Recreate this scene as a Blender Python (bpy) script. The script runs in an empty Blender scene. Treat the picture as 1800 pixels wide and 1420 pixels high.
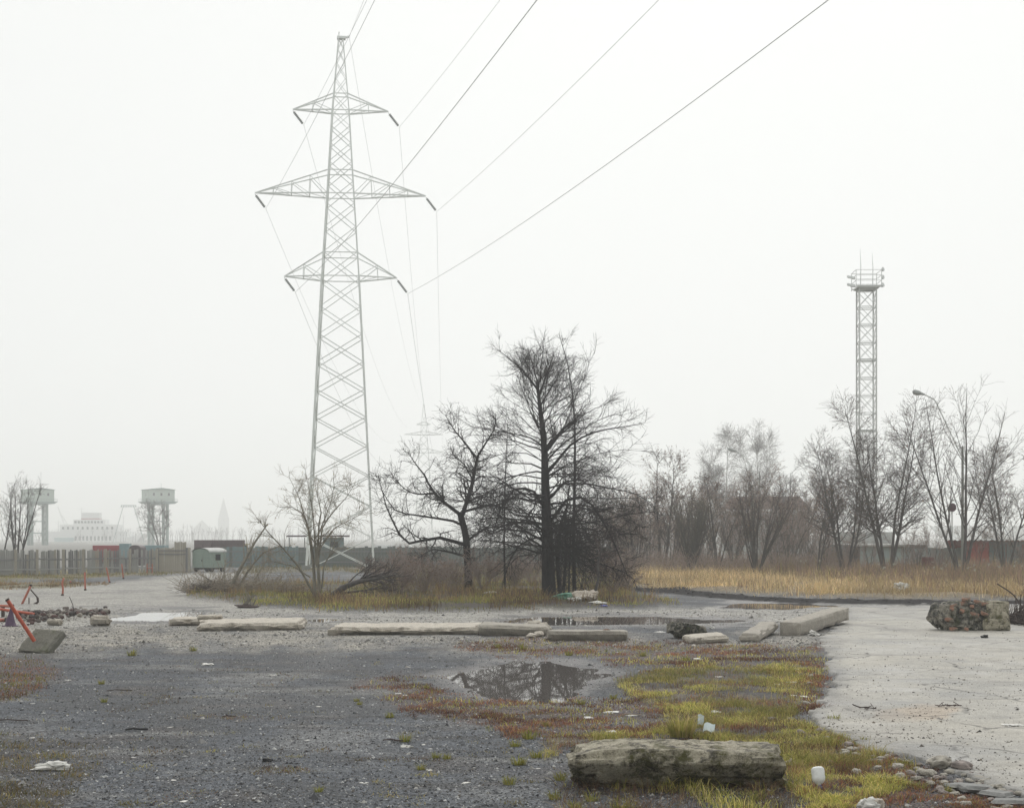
import bpy, math, random
import numpy as np
from mathutils import Vector, Matrix, Euler

# ------------------------------------------------------------------ camera, sky, light
scene = bpy.context.scene
COL = scene.collection
F, HY, HC = 2750.0, 945.0, 2.8          # focal length (photo pixels), horizon row, eye height

cam = bpy.data.objects.new('camera', bpy.data.cameras.new('camera'))
COL.objects.link(cam)
cam.location = (0, 0, HC)
cam.rotation_euler = (math.radians(90), 0, 0)
cam.data.sensor_fit = 'HORIZONTAL'
cam.data.sensor_width = 36
cam.data.lens = 36 * F / 1800
cam.data.shift_y = (HY - 710) / 1800
cam.data.clip_start = 0.1
cam.data.clip_end = 20000
scene.camera = cam

SUN_EL, SUN_AZ = 40, 8                 # sun ahead of the camera, high, behind thick cloud
world = bpy.data.worlds.new('World')
scene.world = world
world.use_nodes = True
wn, wl = world.node_tree.nodes, world.node_tree.links
wn.clear()
w_out = wn.new('ShaderNodeOutputWorld'); w_bg = wn.new('ShaderNodeBackground')
w_sky = wn.new('ShaderNodeTexSky'); w_sky.sky_type = 'NISHITA'; w_sky.sun_disc = False
w_sky.sun_elevation = math.radians(SUN_EL); w_sky.sun_rotation = math.radians(SUN_AZ)
w_sky.dust_density = 6; w_sky.air_density = 2
w_hs = wn.new('ShaderNodeHueSaturation'); w_hs.inputs['Saturation'].default_value = 0.15
w_tc = wn.new('ShaderNodeTexCoord'); w_sep = wn.new('ShaderNodeSeparateXYZ')
w_abs = wn.new('ShaderNodeMath'); w_abs.operation = 'MAXIMUM'; w_abs.inputs[1].default_value = 0
w_ramp = wn.new('ShaderNodeMapRange')    # overcast sky: brighter towards the zenith
w_ramp.inputs['From Min'].default_value = 0; w_ramp.inputs['From Max'].default_value = 1
w_ramp.inputs['To Min'].default_value = 8.45; w_ramp.inputs['To Max'].default_value = 8.65
w_tint = wn.new('ShaderNodeVectorMath'); w_tint.operation = 'SCALE'; w_tint.inputs[0].default_value = (0.985, 1.0, 0.985)
w_mix = wn.new('ShaderNodeMix'); w_mix.data_type = 'RGBA'; w_mix.inputs['Factor'].default_value = 0.96
wl.new(w_sky.outputs[0], w_hs.inputs['Color'])
wl.new(w_tc.outputs['Generated'], w_sep.inputs[0]); wl.new(w_sep.outputs['Z'], w_abs.inputs[0])
wl.new(w_abs.outputs[0], w_ramp.inputs['Value']); wl.new(w_ramp.outputs[0], w_tint.inputs['Scale'])
wl.new(w_hs.outputs[0], w_mix.inputs['A']); wl.new(w_tint.outputs[0], w_mix.inputs['B'])
wl.new(w_mix.outputs['Result'], w_bg.inputs['Color'])
w_bg.inputs['Strength'].default_value = 0.1
wl.new(w_bg.outputs[0], w_out.inputs['Surface'])

sun_d = bpy.data.lights.new('sun', 'SUN'); sun_d.energy = 1.5; sun_d.angle = math.radians(40)
sun_d.color = (1.0, 0.97, 0.93)
sun = bpy.data.objects.new('sun', sun_d); COL.objects.link(sun)
az, el = math.radians(SUN_AZ), math.radians(SUN_EL)
to_sun = Vector((math.sin(az) * math.cos(el), math.cos(az) * math.cos(el), math.sin(el)))
sun.rotation_euler = to_sun.to_track_quat('Z', 'Y').to_euler()

vs = scene.view_settings
vs.view_transform = 'Standard'; vs.look = 'None'; vs.exposure = 0.12; vs.gamma = 1.0; vs.use_curve_mapping = False
cy = scene.cycles
cy.max_bounces = 5; cy.diffuse_bounces = 2; cy.glossy_bounces = 2; cy.transmission_bounces = 2
cy.volume_bounces = 1; cy.transparent_max_bounces = 6
cy.caustics_reflective = False; cy.caustics_refractive = False
cy.use_denoising = True
HAZE_DENSITY = 0.0008

# ------------------------------------------------------------------ helpers
def G(x, y):
    """ground point seen at photo pixel (x, y)"""
    d = F * HC / (y - HY)
    return np.array([(x - 900) * d / F, d])
def at(x, d):
    """lateral position of photo column x at distance d"""
    return (x - 900) * d / F
def zat(y, d):
    return HC + (HY - y) * d / F

def hash3(ix, iy, iz, seed):
    h = (ix.astype(np.int64) * 374761393 + iy.astype(np.int64) * 668265263 + iz.astype(np.int64) * 2147483647 + seed * 974634777)
    h = (h ^ (h >> 13)) * 1274126177
    h = h & 0x7fffffff
    h = (h ^ (h >> 16)) * 73244475
    return ((h ^ (h >> 15)) & 0xffffff) / float(0xffffff)
def vnoise(p, seed=0):
    """value noise in [0,1] for points p (N,3)"""
    i = np.floor(p); f = p - i; f = f * f * (3 - 2 * f)
    ix, iy, iz = i[:, 0], i[:, 1], i[:, 2]
    def h(a, b, c): return hash3(ix + a, iy + b, iz + c, seed)
    x0 = h(0,0,0) * (1-f[:,0]) + h(1,0,0) * f[:,0]; x1 = h(0,1,0) * (1-f[:,0]) + h(1,1,0) * f[:,0]
    x2 = h(0,0,1) * (1-f[:,0]) + h(1,0,1) * f[:,0]; x3 = h(0,1,1) * (1-f[:,0]) + h(1,1,1) * f[:,0]
    y0 = x0 * (1-f[:,1]) + x1 * f[:,1]; y1 = x2 * (1-f[:,1]) + x3 * f[:,1]
    return y0 * (1-f[:,2]) + y1 * f[:,2]
def fbm(p, octaves=4, seed=0):
    p = np.asarray(p, float)
    if p.shape[1] == 2: p = np.column_stack([p, np.zeros(len(p))])
    s = 0; a = 0.5; n = 0
    for o in range(octaves):
        s = s + a * vnoise(p * 2 ** o + 17.3 * o, seed + o); n += a; a *= 0.5
    return s / n * 2 - 1                 # about -1..1
def smooth(x, a, b):
    t = np.clip((x - a) / (b - a), 0, 1)
    return t * t * (3 - 2 * t)

def tag(o, label=None, cat=None, group=None, kind=None):
    if label: o['label'] = label
    if cat: o['category'] = cat
    if group: o['group'] = group
    if kind: o['kind'] = kind
    return o
def empty(name, loc=(0, 0, 0), rz=0.0, label=None, cat=None, group=None):
    o = bpy.data.objects.new(name, None); COL.objects.link(o)
    o.empty_display_size = 0.2
    o.location = loc; o.rotation_euler = (0, 0, rz)
    return tag(o, label, cat, group)
def link(name, mesh, mat=None, parent=None, loc=None, rot=None):
    o = bpy.data.objects.new(name, mesh); COL.objects.link(o)
    if mat is not None and len(mesh.materials) == 0: mesh.materials.append(mat)
    if parent is not None: o.parent = parent
    if loc is not None: o.location = loc
    if rot is not None: o.rotation_euler = rot
    return o
def copy_tree(o, parent=None):
    c = o.copy(); COL.objects.link(c); c.parent = parent
    for ch in list(o.children): copy_tree(ch, c)
    return c

def arr_mesh(name, V, faces, col=None, smooth_shade=False, attrs=None):
    """mesh from arrays: V (N,3); faces one array (M,k) or a list of them; col (N,3); attrs {name: (N,)}"""
    me = bpy.data.meshes.new(name)
    if not isinstance(faces, list): faces = [faces]
    faces = [np.asarray(f, dtype=np.int32) for f in faces if len(f)]
    V = np.asarray(V, dtype=np.float32)
    me.vertices.add(len(V)); me.vertices.foreach_set('co', V.ravel())
    idx = np.concatenate([f.ravel() for f in faces]); tot = np.concatenate([np.full(len(f), f.shape[1], np.int32) for f in faces])
    start = np.concatenate([[0], np.cumsum(tot)[:-1]]).astype(np.int32)
    me.loops.add(len(idx)); me.loops.foreach_set('vertex_index', idx)
    me.polygons.add(len(tot)); me.polygons.foreach_set('loop_start', start)
    me.polygons.foreach_set('use_smooth', np.full(len(tot), smooth_shade))
    me.update(calc_edges=True); me.validate()
    if col is not None:
        a = me.color_attributes.new('Col', 'FLOAT_COLOR', 'POINT')
        a.data.foreach_set('color', np.column_stack([col, np.ones(len(col))]).astype(np.float32).ravel())
    for k, v in (attrs or {}).items():
        a = me.attributes.new(k, 'FLOAT', 'POINT'); a.data.foreach_set('value', np.asarray(v, dtype=np.float32))
    return me

def unit(v): return v / (np.linalg.norm(v, axis=-1, keepdims=True) + 1e-9)
def orth(t):
    """two unit vectors across directions t (N,3)"""
    ref = np.where(np.abs(t[:, 2:3]) < 0.8, np.array([[0., 0, 1]]), np.array([[1., 0, 0]]))
    a = np.cross(t, ref); a /= np.linalg.norm(a, axis=1, keepdims=True) + 1e-9
    return a, np.cross(t, a)
def tube_arrays(batches):
    """batches of (P (N,K,3), R (N,K), sides) -> verts, quads"""
    VV, FF, off = [], [], 0
    for P, R, s in batches:
        P = np.asarray(P, float); R = np.asarray(R, float)
        N, K, _ = P.shape
        T = np.empty_like(P)
        T[:, 1:-1] = P[:, 2:] - P[:, :-2]; T[:, 0] = P[:, 1] - P[:, 0]; T[:, -1] = P[:, -1] - P[:, -2]
        T /= np.linalg.norm(T, axis=2, keepdims=True) + 1e-9
        mean = P[:, -1] - P[:, 0]; mean /= np.linalg.norm(mean, axis=1, keepdims=True) + 1e-9
        a, b = orth(mean)
        A = a[:, None, :] - T * np.sum(a[:, None, :] * T, axis=2, keepdims=True)
        A /= np.linalg.norm(A, axis=2, keepdims=True) + 1e-9
        B = np.cross(T, A)
        th = np.arange(s) * 2 * math.pi / s
        V = P[:, :, None, :] + R[:, :, None, None] * (np.cos(th)[None, None, :, None] * A[:, :, None, :] + np.sin(th)[None, None, :, None] * B[:, :, None, :])
        VV.append(V.reshape(-1, 3))
        n = np.arange(N)[:, None, None] * K * s; k = np.arange(K - 1)[None, :, None] * s; j = np.arange(s)[None, None, :]; j2 = (j + 1) % s
        q = np.stack([n + k + j, n + k + j2, n + k + s + j2, n + k + s + j], axis=-1).reshape(-1, 4)
        FF.append(q + off); off += N * K * s
    return np.concatenate(VV), np.concatenate(FF)

class MB:
    """collects boxes, bars, tubes and raw faces into one mesh"""
    def __init__(s): s.v, s.f, s.n = [], [], 0
    def add(s, V, faces):
        V = np.asarray(V, float); s.v.append(V)
        for f in faces: s.f.append([int(i) + s.n for i in f])
        s.n += len(V); return s
    def box(s, c, size, rot=None):
        c = np.array(c, float); h = np.array(size, float) / 2
        V = np.array([[x, y, z] for x in (-1, 1) for y in (-1, 1) for z in (-1, 1)]) * h
        if rot is not None: V = V @ np.array(Euler(rot).to_matrix()).T
        return s.add(V + c, [(0,1,3,2), (4,6,7,5), (0,4,5,1), (2,3,7,6), (0,2,6,4), (1,5,7,3)])
    def bar(s, p0, p1, w, h=None):
        p0, p1 = np.array(p0, float), np.array(p1, float); h = h or w
        t = (p1 - p0)[None]; t = t / (np.linalg.norm(t) + 1e-9); a, b = orth(t); a, b = a[0], b[0]
        V = [p + sx * a * w / 2 + sy * b * h / 2 for p in (p0, p1) for sx, sy in ((-1,-1), (1,-1), (1,1), (-1,1))]
        return s.add(V, [(0,3,2,1), (4,5,6,7), (0,1,5,4), (1,2,6,5), (2,3,7,6), (3,0,4,7)])
    def tube(s, pts, rad, sides=8, caps=True):
        pts = np.array(pts, float); rad = np.full(len(pts), rad) if np.isscalar(rad) else np.array(rad, float)
        V, q = tube_arrays([(pts[None], rad[None], sides)])
        f = [tuple(x) for x in q]
        if caps: f += [tuple(range(sides))[::-1], tuple(range(len(V) - sides, len(V)))]
        return s.add(V, f)
    def lathe(s, prof, sides=16, M=None):
        V = [(r * math.cos(2*math.pi*k/sides), r * math.sin(2*math.pi*k/sides), z) for r, z in prof for k in range(sides)]
        f = [(i*sides+k, i*sides+(k+1) % sides, (i+1)*sides+(k+1) % sides, (i+1)*sides+k) for i in range(len(prof)-1) for k in range(sides)]
        f += [tuple(range(sides))[::-1], tuple(range(len(V)-sides, len(V)))]
        V = np.array(V)
        if M is not None: V = np.array([M @ Vector(v) for v in V])
        return s.add(V, f)
    def prism(s, poly, y0, y1):
        """outline poly [(x,z)] extruded along y"""
        n = len(poly); V = [(x, y0, z) for x, z in poly] + [(x, y1, z) for x, z in poly]
        f = [tuple(range(n)), tuple(range(2*n-1, n-1, -1))] + [(i, i+n, (i+1) % n + n, (i+1) % n) for i in range(n)]
        return s.add(V, f)
    def mesh(s, name, smooth_shade=False):
        me = bpy.data.meshes.new(name); me.from_pydata(np.concatenate(s.v).tolist(), [], s.f)
        if smooth_shade: me.polygons.foreach_set('use_smooth', [True] * len(me.polygons))
        me.update(); return me
    def build(s, name, mat, parent=None, loc=None, rot=None, smooth_shade=False):
        return link(name, s.mesh(name, smooth_shade), mat, parent, loc, rot)

def rough_box(size, cell=0.08, chip=0.05, wobble=0.02, seed=0, taper=None, warp=None):
    """a broken block: gridded box with worn, chipped edges; base at z=0"""
    sx, sy, sz = size; h = np.array([sx, sy, sz]) / 2
    n = [max(2, int(round(v / cell))) for v in size]
    key, V, Fq = {}, [], []
    def vid(i, j, k):
        t = (i, j, k)
        if t not in key:
            key[t] = len(V); V.append([sx * (i / n[0] - .5), sy * (j / n[1] - .5), sz * (k / n[2] - .5)])
        return key[t]
    for i in range(n[0]):
        for j in range(n[1]):
            for k in (0, n[2]):
                q = [vid(i,j,k), vid(i+1,j,k), vid(i+1,j+1,k), vid(i,j+1,k)]; Fq.append(q if k else q[::-1])
    for i in range(n[0]):
        for k in range(n[2]):
            for j in (0, n[1]):
                q = [vid(i,j,k), vid(i,j,k+1), vid(i+1,j,k+1), vid(i+1,j,k)]; Fq.append(q if j else q[::-1])
    for j in range(n[1]):
        for k in range(n[2]):
            for i in (0, n[0]):
                q = [vid(i,j,k), vid(i,j+1,k), vid(i,j+1,k+1), vid(i,j,k+1)]; Fq.append(q if i else q[::-1])
    V = np.array(V)
    P = V + seed * 7.31
    e = h[None] - np.abs(V)                                  # distance to each pair of faces
    order = np.sort(e, axis=1); edge = order[:, 1]           # distance to nearest edge
    c = np.clip(fbm(P * 2.2, 3, seed) * 0.9 + 0.45, 0, 1.3) * chip * 2
    pull = np.clip(c - edge, 0, None) * 0.75
    for ax in range(3):
        near = e[:, ax] <= order[:, 1] + 1e-6
        V[:, ax] -= np.sign(V[:, ax]) * pull * near
    nrm = V / (h[None] + 1e-9); nrm /= np.linalg.norm(nrm, axis=1, keepdims=True) + 1e-9
    V = V + nrm * (fbm(P * 1.7, 3, seed + 5) * wobble + fbm(P * 9, 2, seed + 9) * wobble * 0.5)[:, None]
    V[:, 2] += h[2]
    if warp is not None: V = warp(V)
    return V, np.array(Fq)

def lump(seed, n=2, rough=0.35, flat=0.6):
    """a stone: cube sphere with noise, base near z=0, about unit width"""
    V, Fq = rough_box((1, 1, 1), 1.0 / (n + 1), 0, 0, seed)
    V[:, 2] -= .5
    V /= np.linalg.norm(V, axis=1, keepdims=True)
    V *= (0.5 * (1 + rough * fbm(V * 1.5 + seed * 3.7, 3, seed)))[:, None]
    V[:, 2] *= flat; V[:, 2] -= V[:, 2].min() * 0.8
    return V, Fq
# ------------------------------------------------------------------ materials
MATS = {}
def nodes_of(name):
    m = bpy.data.materials.new(name); m.use_nodes = True
    nt = m.node_tree; b = nt.nodes['Principled BSDF']
    MATS[name] = m
    return m, nt, b
def add(nt, kind, **kw):
    n = nt.nodes.new(kind)
    for k, v in kw.items():
        if k in n.inputs: n.inputs[k].default_value = v
        else: setattr(n, k, v)
    return n
def noise_node(nt, scale, detail=4, rough=0.6, coord='Object', stretch=None):
    tc = add(nt, 'ShaderNodeTexCoord'); n = add(nt, 'ShaderNodeTexNoise', Scale=scale, Detail=detail, Roughness=rough)
    if stretch:
        mp = add(nt, 'ShaderNodeMapping'); mp.inputs['Scale'].default_value = stretch
        nt.links.new(tc.outputs[coord], mp.inputs[0]); nt.links.new(mp.outputs[0], n.inputs['Vector'])
    else: nt.links.new(tc.outputs[coord], n.inputs['Vector'])
    return n
def ramp_node(nt, src, stops):
    r = add(nt, 'ShaderNodeValToRGB'); e = r.color_ramp.elements
    while len(e) < len(stops): e.new(0.5)
    for i, (p, c) in enumerate(stops): e[i].position = p; e[i].color = (*c, 1) if len(c) == 3 else c
    nt.links.new(src, r.inputs[0]); return r
def mix_node(nt, fac, a, b, mode='MIX'):
    n = add(nt, 'ShaderNodeMix', data_type='RGBA', blend_type=mode)
    for sock, v in (('Factor', fac), ('A', a), ('B', b)):
        s = [x for x in n.inputs if x.name == sock and x.enabled][0]
        if isinstance(v, (int, float)): s.default_value = v
        elif isinstance(v, tuple): s.default_value = (*v, 1)
        else: nt.links.new(v, s)
    return [x for x in n.outputs if x.enabled][0]
def bump(nt, b, src, strength, dist=0.02):
    n = add(nt, 'ShaderNodeBump', Strength=strength, Distance=dist)
    nt.links.new(src, n.inputs['Height']); nt.links.new(n.outputs[0], b.inputs['Normal'])
def plain(name, c1, c2=None, scale=6, rough=0.8, bmp=0.3, dist=0.01, metal=0, stain=None, stain_scale=2, stain_at=(0.5, 0.62), stretch=None, spec=0.5):
    m, nt, b = nodes_of(name)
    c2 = c2 or tuple(x * 0.7 for x in c1)
    n = noise_node(nt, scale, 6, 0.65, stretch=stretch)
    col = ramp_node(nt, n.outputs['Fac'], [(0.32, c2), (0.68, c1)]).outputs[0]
    if stain:
        n2 = noise_node(nt, stain_scale, 6, 0.7)
        f = ramp_node(nt, n2.outputs['Fac'], [(stain_at[0], (0, 0, 0)), (stain_at[1], (1, 1, 1))]).outputs[0]
        col = mix_node(nt, f, col, stain)
    nt.links.new(col, b.inputs['Base Color'])
    b.inputs['Roughness'].default_value = rough; b.inputs['Metallic'].default_value = metal
    b.inputs['Specular IOR Level'].default_value = spec
    if bmp: bump(nt, b, n.outputs['Fac'], bmp, dist)
    return m
def attr_mat(name, rough=0.7, trans=0.0, bmp=0):
    """colour of each blade, leaf or pebble from its own attribute"""
    m, nt, b = nodes_of(name)
    a = add(nt, 'ShaderNodeAttribute', attribute_name='Col')
    nt.links.new(a.outputs['Color'], b.inputs['Base Color'])
    b.inputs['Roughness'].default_value = rough; b.inputs['Specular IOR Level'].default_value = 0.3
    if trans:
        t = add(nt, 'ShaderNodeBsdfTranslucent'); nt.links.new(a.outputs['Color'], t.inputs['Color'])
        mx = add(nt, 'ShaderNodeMixShader'); mx.inputs[0].default_value = trans
        out = nt.nodes['Material Output']
        nt.links.new(b.outputs[0], mx.inputs[1]); nt.links.new(t.outputs[0], mx.inputs[2]); nt.links.new(mx.outputs[0], out.inputs['Surface'])
    return m

def concrete(name, base, dark, moss=None, moss_at=(0.52, 0.66), dirt=(0.05, 0.045, 0.035), dirt_at=(0.5, 0.7)):
    m, nt, b = nodes_of(name)
    n1 = noise_node(nt, 5, 8, 0.7); n2 = noise_node(nt, 60, 4, 0.7); n3 = noise_node(nt, 4.2, 10, 0.8); n4 = noise_node(nt, 3.6, 10, 0.82)
    col = ramp_node(nt, n1.outputs['Fac'], [(0.3, dark), (0.65, base)]).outputs[0]
    sp = ramp_node(nt, n2.outputs['Fac'], [(0.3, (0.55, 0.55, 0.55)), (0.6, (1.1, 1.1, 1.1))]).outputs[0]
    col = mix_node(nt, 1.0, col, sp, 'MULTIPLY')
    f = ramp_node(nt, n3.outputs['Fac'], [(dirt_at[0], (0, 0, 0)), (dirt_at[1], (1, 1, 1))]).outputs[0]
    col = mix_node(nt, f, col, dirt)                          # damp soil and algae stains
    if moss:
        f2 = ramp_node(nt, n4.outputs['Fac'], [(moss_at[0], (0, 0, 0)), (moss_at[1], (1, 1, 1))]).outputs[0]
        col = mix_node(nt, f2, col, moss)
    nt.links.new(col, b.inputs['Base Color']); b.inputs['Roughness'].default_value = 0.85
    mx = add(nt, 'ShaderNodeMath', operation='ADD'); nt.links.new(n1.outputs['Fac'], mx.inputs[0]); nt.links.new(n2.outputs['Fac'], mx.inputs[1])
    bump(nt, b, mx.outputs[0], 0.9, 0.03)
    return m

M_slab = concrete('concrete_slab', (0.66, 0.60, 0.51), (0.46, 0.42, 0.36), dirt=(0.13, 0.105, 0.085), dirt_at=(0.54, 0.66))
M_block = concrete('concrete_mossy', (0.50, 0.455, 0.35), (0.30, 0.27, 0.20), moss=(0.085, 0.08, 0.025), moss_at=(0.50, 0.60), dirt=(0.05, 0.043, 0.03), dirt_at=(0.48, 0.58))
M_beam = concrete('concrete_beam', (0.46, 0.42, 0.36), (0.31, 0.285, 0.245), dirt=(0.13, 0.12, 0.10), dirt_at=(0.58, 0.85))
M_rubble = concrete('rubble_mortar', (0.38, 0.35, 0.29), (0.20, 0.185, 0.15), moss=(0.06, 0.062, 0.03), moss_at=(0.52, 0.62), dirt=(0.018, 0.018, 0.015), dirt_at=(0.43, 0.54))
M_foot = concrete('concrete_foot', (0.25, 0.24, 0.20), (0.16, 0.155, 0.13), moss=(0.10, 0.11, 0.05), dirt=(0.05, 0.05, 0.045), dirt_at=(0.55, 0.8))
M_brick = plain('brick_orange', (0.36, 0.19, 0.125), (0.19, 0.11, 0.08), 14, 0.9, 0.6, stain=(0.12, 0.11, 0.085), stain_scale=8, stain_at=(.46, .56))
M_brick2 = plain('brick_buff', (0.50, 0.34, 0.22), (0.34, 0.19, 0.12), 14, 0.9, 0.6, stain=(0.16, 0.14, 0.10), stain_scale=9)
M_stone = plain('stone_pale', (0.42, 0.39, 0.33), (0.20, 0.185, 0.16), 9, 0.85, 0.6)
M_stone2 = plain('stone_pinkish', (0.30, 0.25, 0.225), (0.17, 0.15, 0.14), 9, 0.85, 0.6)
M_orange = plain('orange_paint', (0.50, 0.10, 0.045), (0.36, 0.07, 0.04), 7, 0.5, 0.15, stain=(0.14, 0.06, 0.04), stain_scale=6, stain_at=(0.60, 0.70))
M_orange_faded = plain('orange_paint_faded', (0.46, 0.15, 0.095), (0.33, 0.09, 0.06), 7, 0.6, 0.15, stain=(0.16, 0.07, 0.05), stain_scale=5, stain_at=(0.58, 0.68))
M_purple = plain('purple_plastic', (0.085, 0.04, 0.09), (0.05, 0.025, 0.055), 12, 0.55)
M_rust = plain('rusty_iron', (0.075, 0.05, 0.04), (0.03, 0.022, 0.02), 20, 0.8)
M_bark_dark = plain('bark_dark', (0.036, 0.033, 0.035), (0.013, 0.012, 0.014), 9, 0.9, 0.8, 0.02, stretch=(1, 1, 0.25), spec=0.2)
M_bark_grey = plain('bark_grey', (0.11, 0.10, 0.095), (0.05, 0.046, 0.045), 9, 0.9, 0.8, 0.02, stretch=(1, 1, 0.25), spec=0.2)
M_bark_light = plain('bark_light', (0.27, 0.25, 0.20), (0.12, 0.11, 0.09), 9, 0.9, 0.8, 0.02, stretch=(1, 1, 0.25), spec=0.2)
M_twig_dark = plain('twig_dark', (0.040, 0.034, 0.036), (0.022, 0.019, 0.020), 5, 0.9, 0, spec=0.2)
M_twig_brown = plain('twig_brown', (0.085, 0.062, 0.056), (0.05, 0.038, 0.036), 5, 0.9, 0, spec=0.2)
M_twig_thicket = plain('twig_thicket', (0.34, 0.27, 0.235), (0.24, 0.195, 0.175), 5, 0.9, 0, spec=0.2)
M_twig_light = plain('twig_light', (0.36, 0.31, 0.24), (0.20, 0.17, 0.135), 5, 0.9, 0, spec=0.2)
M_twig_green = plain('twig_olive', (0.15, 0.14, 0.09), (0.085, 0.08, 0.055), 5, 0.9, 0, spec=0.2)
M_birch = plain('bark_birch', (0.40, 0.39, 0.36), (0.14, 0.13, 0.12), 5, 0.9, 0.3, stretch=(1, 1, 3))
M_straw = attr_mat('grass_blades', 0.75, 0.4)
M_leaf = attr_mat('dead_leaves', 0.8, 0.2)
M_pebble = attr_mat('pebbles', 0.75)
M_steel = plain('galvanised_steel', (0.74, 0.77, 0.74), (0.62, 0.65, 0.62), 2, 0.6, 0.1, metal=0.0)
M_steel_dark = plain('weathered_steel', (0.60, 0.62, 0.60), (0.50, 0.52, 0.505), 2, 0.6, 0.1)
M_insul = plain('glass_insulator', (0.22, 0.24, 0.23), (0.16, 0.18, 0.17), 3, 0.3, 0)
M_wire = plain('aluminium_wire', (0.45, 0.46, 0.45), (0.38, 0.39, 0.38), 1, 0.6, 0)
M_wood = plain('weathered_wood', (0.36, 0.36, 0.345), (0.25, 0.25, 0.245), 8, 0.9, 0.5, stretch=(4, 4, 0.4))
M_wood2 = plain('weathered_wood_pale', (0.40, 0.37, 0.31), (0.27, 0.25, 0.215), 8, 0.9, 0.5, stretch=(4, 4, 0.4))
M_wood3 = plain('weathered_wood_dark', (0.24, 0.24, 0.24), (0.155, 0.155, 0.158), 8, 0.9, 0.5, stretch=(4, 4, 0.4))
M_teal = plain('teal_boards', (0.20, 0.27, 0.275), (0.13, 0.18, 0.185), 5, 0.8, 0.3, stretch=(3, 3, 0.4))
M_hedgefence = plain('mossy_boards', (0.16, 0.185, 0.175), (0.09, 0.11, 0.105), 4, 0.9, 0.4, stain=(0.16, 0.155, 0.12), stain_scale=1.5)
M_green_paint = plain('green_paint', (0.255, 0.32, 0.275), (0.20, 0.26, 0.225), 4, 0.6, 0.15)
M_roof_pale = plain('roof_pale', (0.50, 0.51, 0.49), (0.36, 0.37, 0.36), 3, 0.7, 0.2)
M_brown_metal = plain('brown_metal', (0.105, 0.082, 0.088), (0.08, 0.062, 0.067), 3, 0.7, 0.2)
M_red_metal = plain('red_metal', (0.33, 0.065, 0.075), (0.24, 0.05, 0.06), 3, 0.7, 0.2)
M_blue_metal = plain('blue_metal', (0.23, 0.33, 0.35), (0.17, 0.25, 0.27), 3, 0.7, 0.2)
M_yellow = plain('yellow_paint', (0.42, 0.36, 0.20), (0.30, 0.26, 0.15), 3, 0.7, 0.2)
M_red_brick = plain('red_brick_wall', (0.36, 0.085, 0.07), (0.25, 0.055, 0.045), 8, 0.9, 0.4)
M_cabin = plain('cabin_cladding', (0.44, 0.52, 0.46), (0.38, 0.45, 0.40), 2, 0.7, 0.1)
M_cabin_steel = plain('cabin_steel', (0.22, 0.29, 0.27), (0.18, 0.24, 0.22), 2, 0.7, 0.1)
M_glass = plain('window_glass', (0.035, 0.04, 0.045), (0.025, 0.03, 0.035), 2, 0.1, 0)
M_ship = plain('ship_white', (0.78, 0.79, 0.78), (0.70, 0.71, 0.70), 1, 0.5, 0)
M_ship_teal = plain('ship_teal', (0.28, 0.42, 0.42), (0.22, 0.34, 0.35), 1, 0.5, 0)
M_stone_church = plain('church_stone', (0.20, 0.19, 0.18), (0.14, 0.135, 0.13), 1, 0.9, 0)
M_plastic_white = plain('plastic_white', (0.74, 0.75, 0.74), (0.60, 0.61, 0.60), 30, 0.4, 0.25, 0.004)
M_plastic_blue = plain('plastic_blue', (0.07, 0.09, 0.36), (0.05, 0.065, 0.28), 12, 0.4, 0)
M_plastic_green = plain('plastic_green', (0.12, 0.30, 0.21), (0.08, 0.21, 0.15), 8, 0.5, 0.2)
M_bag = plain('bag_white', (0.68, 0.67, 0.63), (0.44, 0.43, 0.40), 14, 0.6, 0.5)
M_bag_cream = plain('bag_cream', (0.56, 0.50, 0.42), (0.36, 0.31, 0.26), 14, 0.6, 0.5)
M_card = plain('cardboard_blue', (0.62, 0.70, 0.70), (0.50, 0.58, 0.60), 8, 0.6, 0.1)
M_black = plain('black_rubber', (0.016, 0.016, 0.018), (0.010, 0.010, 0.011), 10, 0.7)
M_lamp = plain('lamp_grey', (0.36, 0.38, 0.37), (0.28, 0.30, 0.29), 4, 0.5, 0)
M_sign = plain('sign_back', (0.13, 0.055, 0.075), (0.08, 0.05, 0.075), 4, 0.7, 0)
M_pole = plain('pole_concrete', (0.26, 0.27, 0.25), (0.19, 0.20, 0.185), 6, 0.9, 0.2)
# ------------------------------------------------------------------ ground: zones laid out once, then height and cover
def poly_sd(px, py, poly, ys=3.0):
    """signed distance to a polygon (positive inside); rows count ys times"""
    P = np.array(poly, float) * np.array([1, ys]); x, y = px, py * ys
    dmin = np.full(len(x), 1e9); inside = np.zeros(len(x), bool)
    for i in range(len(P)):
        a, b = P[i], P[(i + 1) % len(P)]
        ab = b - a; t = np.clip(((x - a[0]) * ab[0] + (y - a[1]) * ab[1]) / (ab @ ab + 1e-9), 0, 1)
        dmin = np.minimum(dmin, np.hypot(x - a[0] - t * ab[0], y - a[1] - t * ab[1]))
        c = (a[1] > y) != (b[1] > y)
        with np.errstate(divide='ignore', invalid='ignore'):
            inside ^= c & (x < (b[0] - a[0]) * (y - a[1]) / (b[1] - a[1]) + a[0])
    return np.where(inside, dmin, -dmin)

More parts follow.
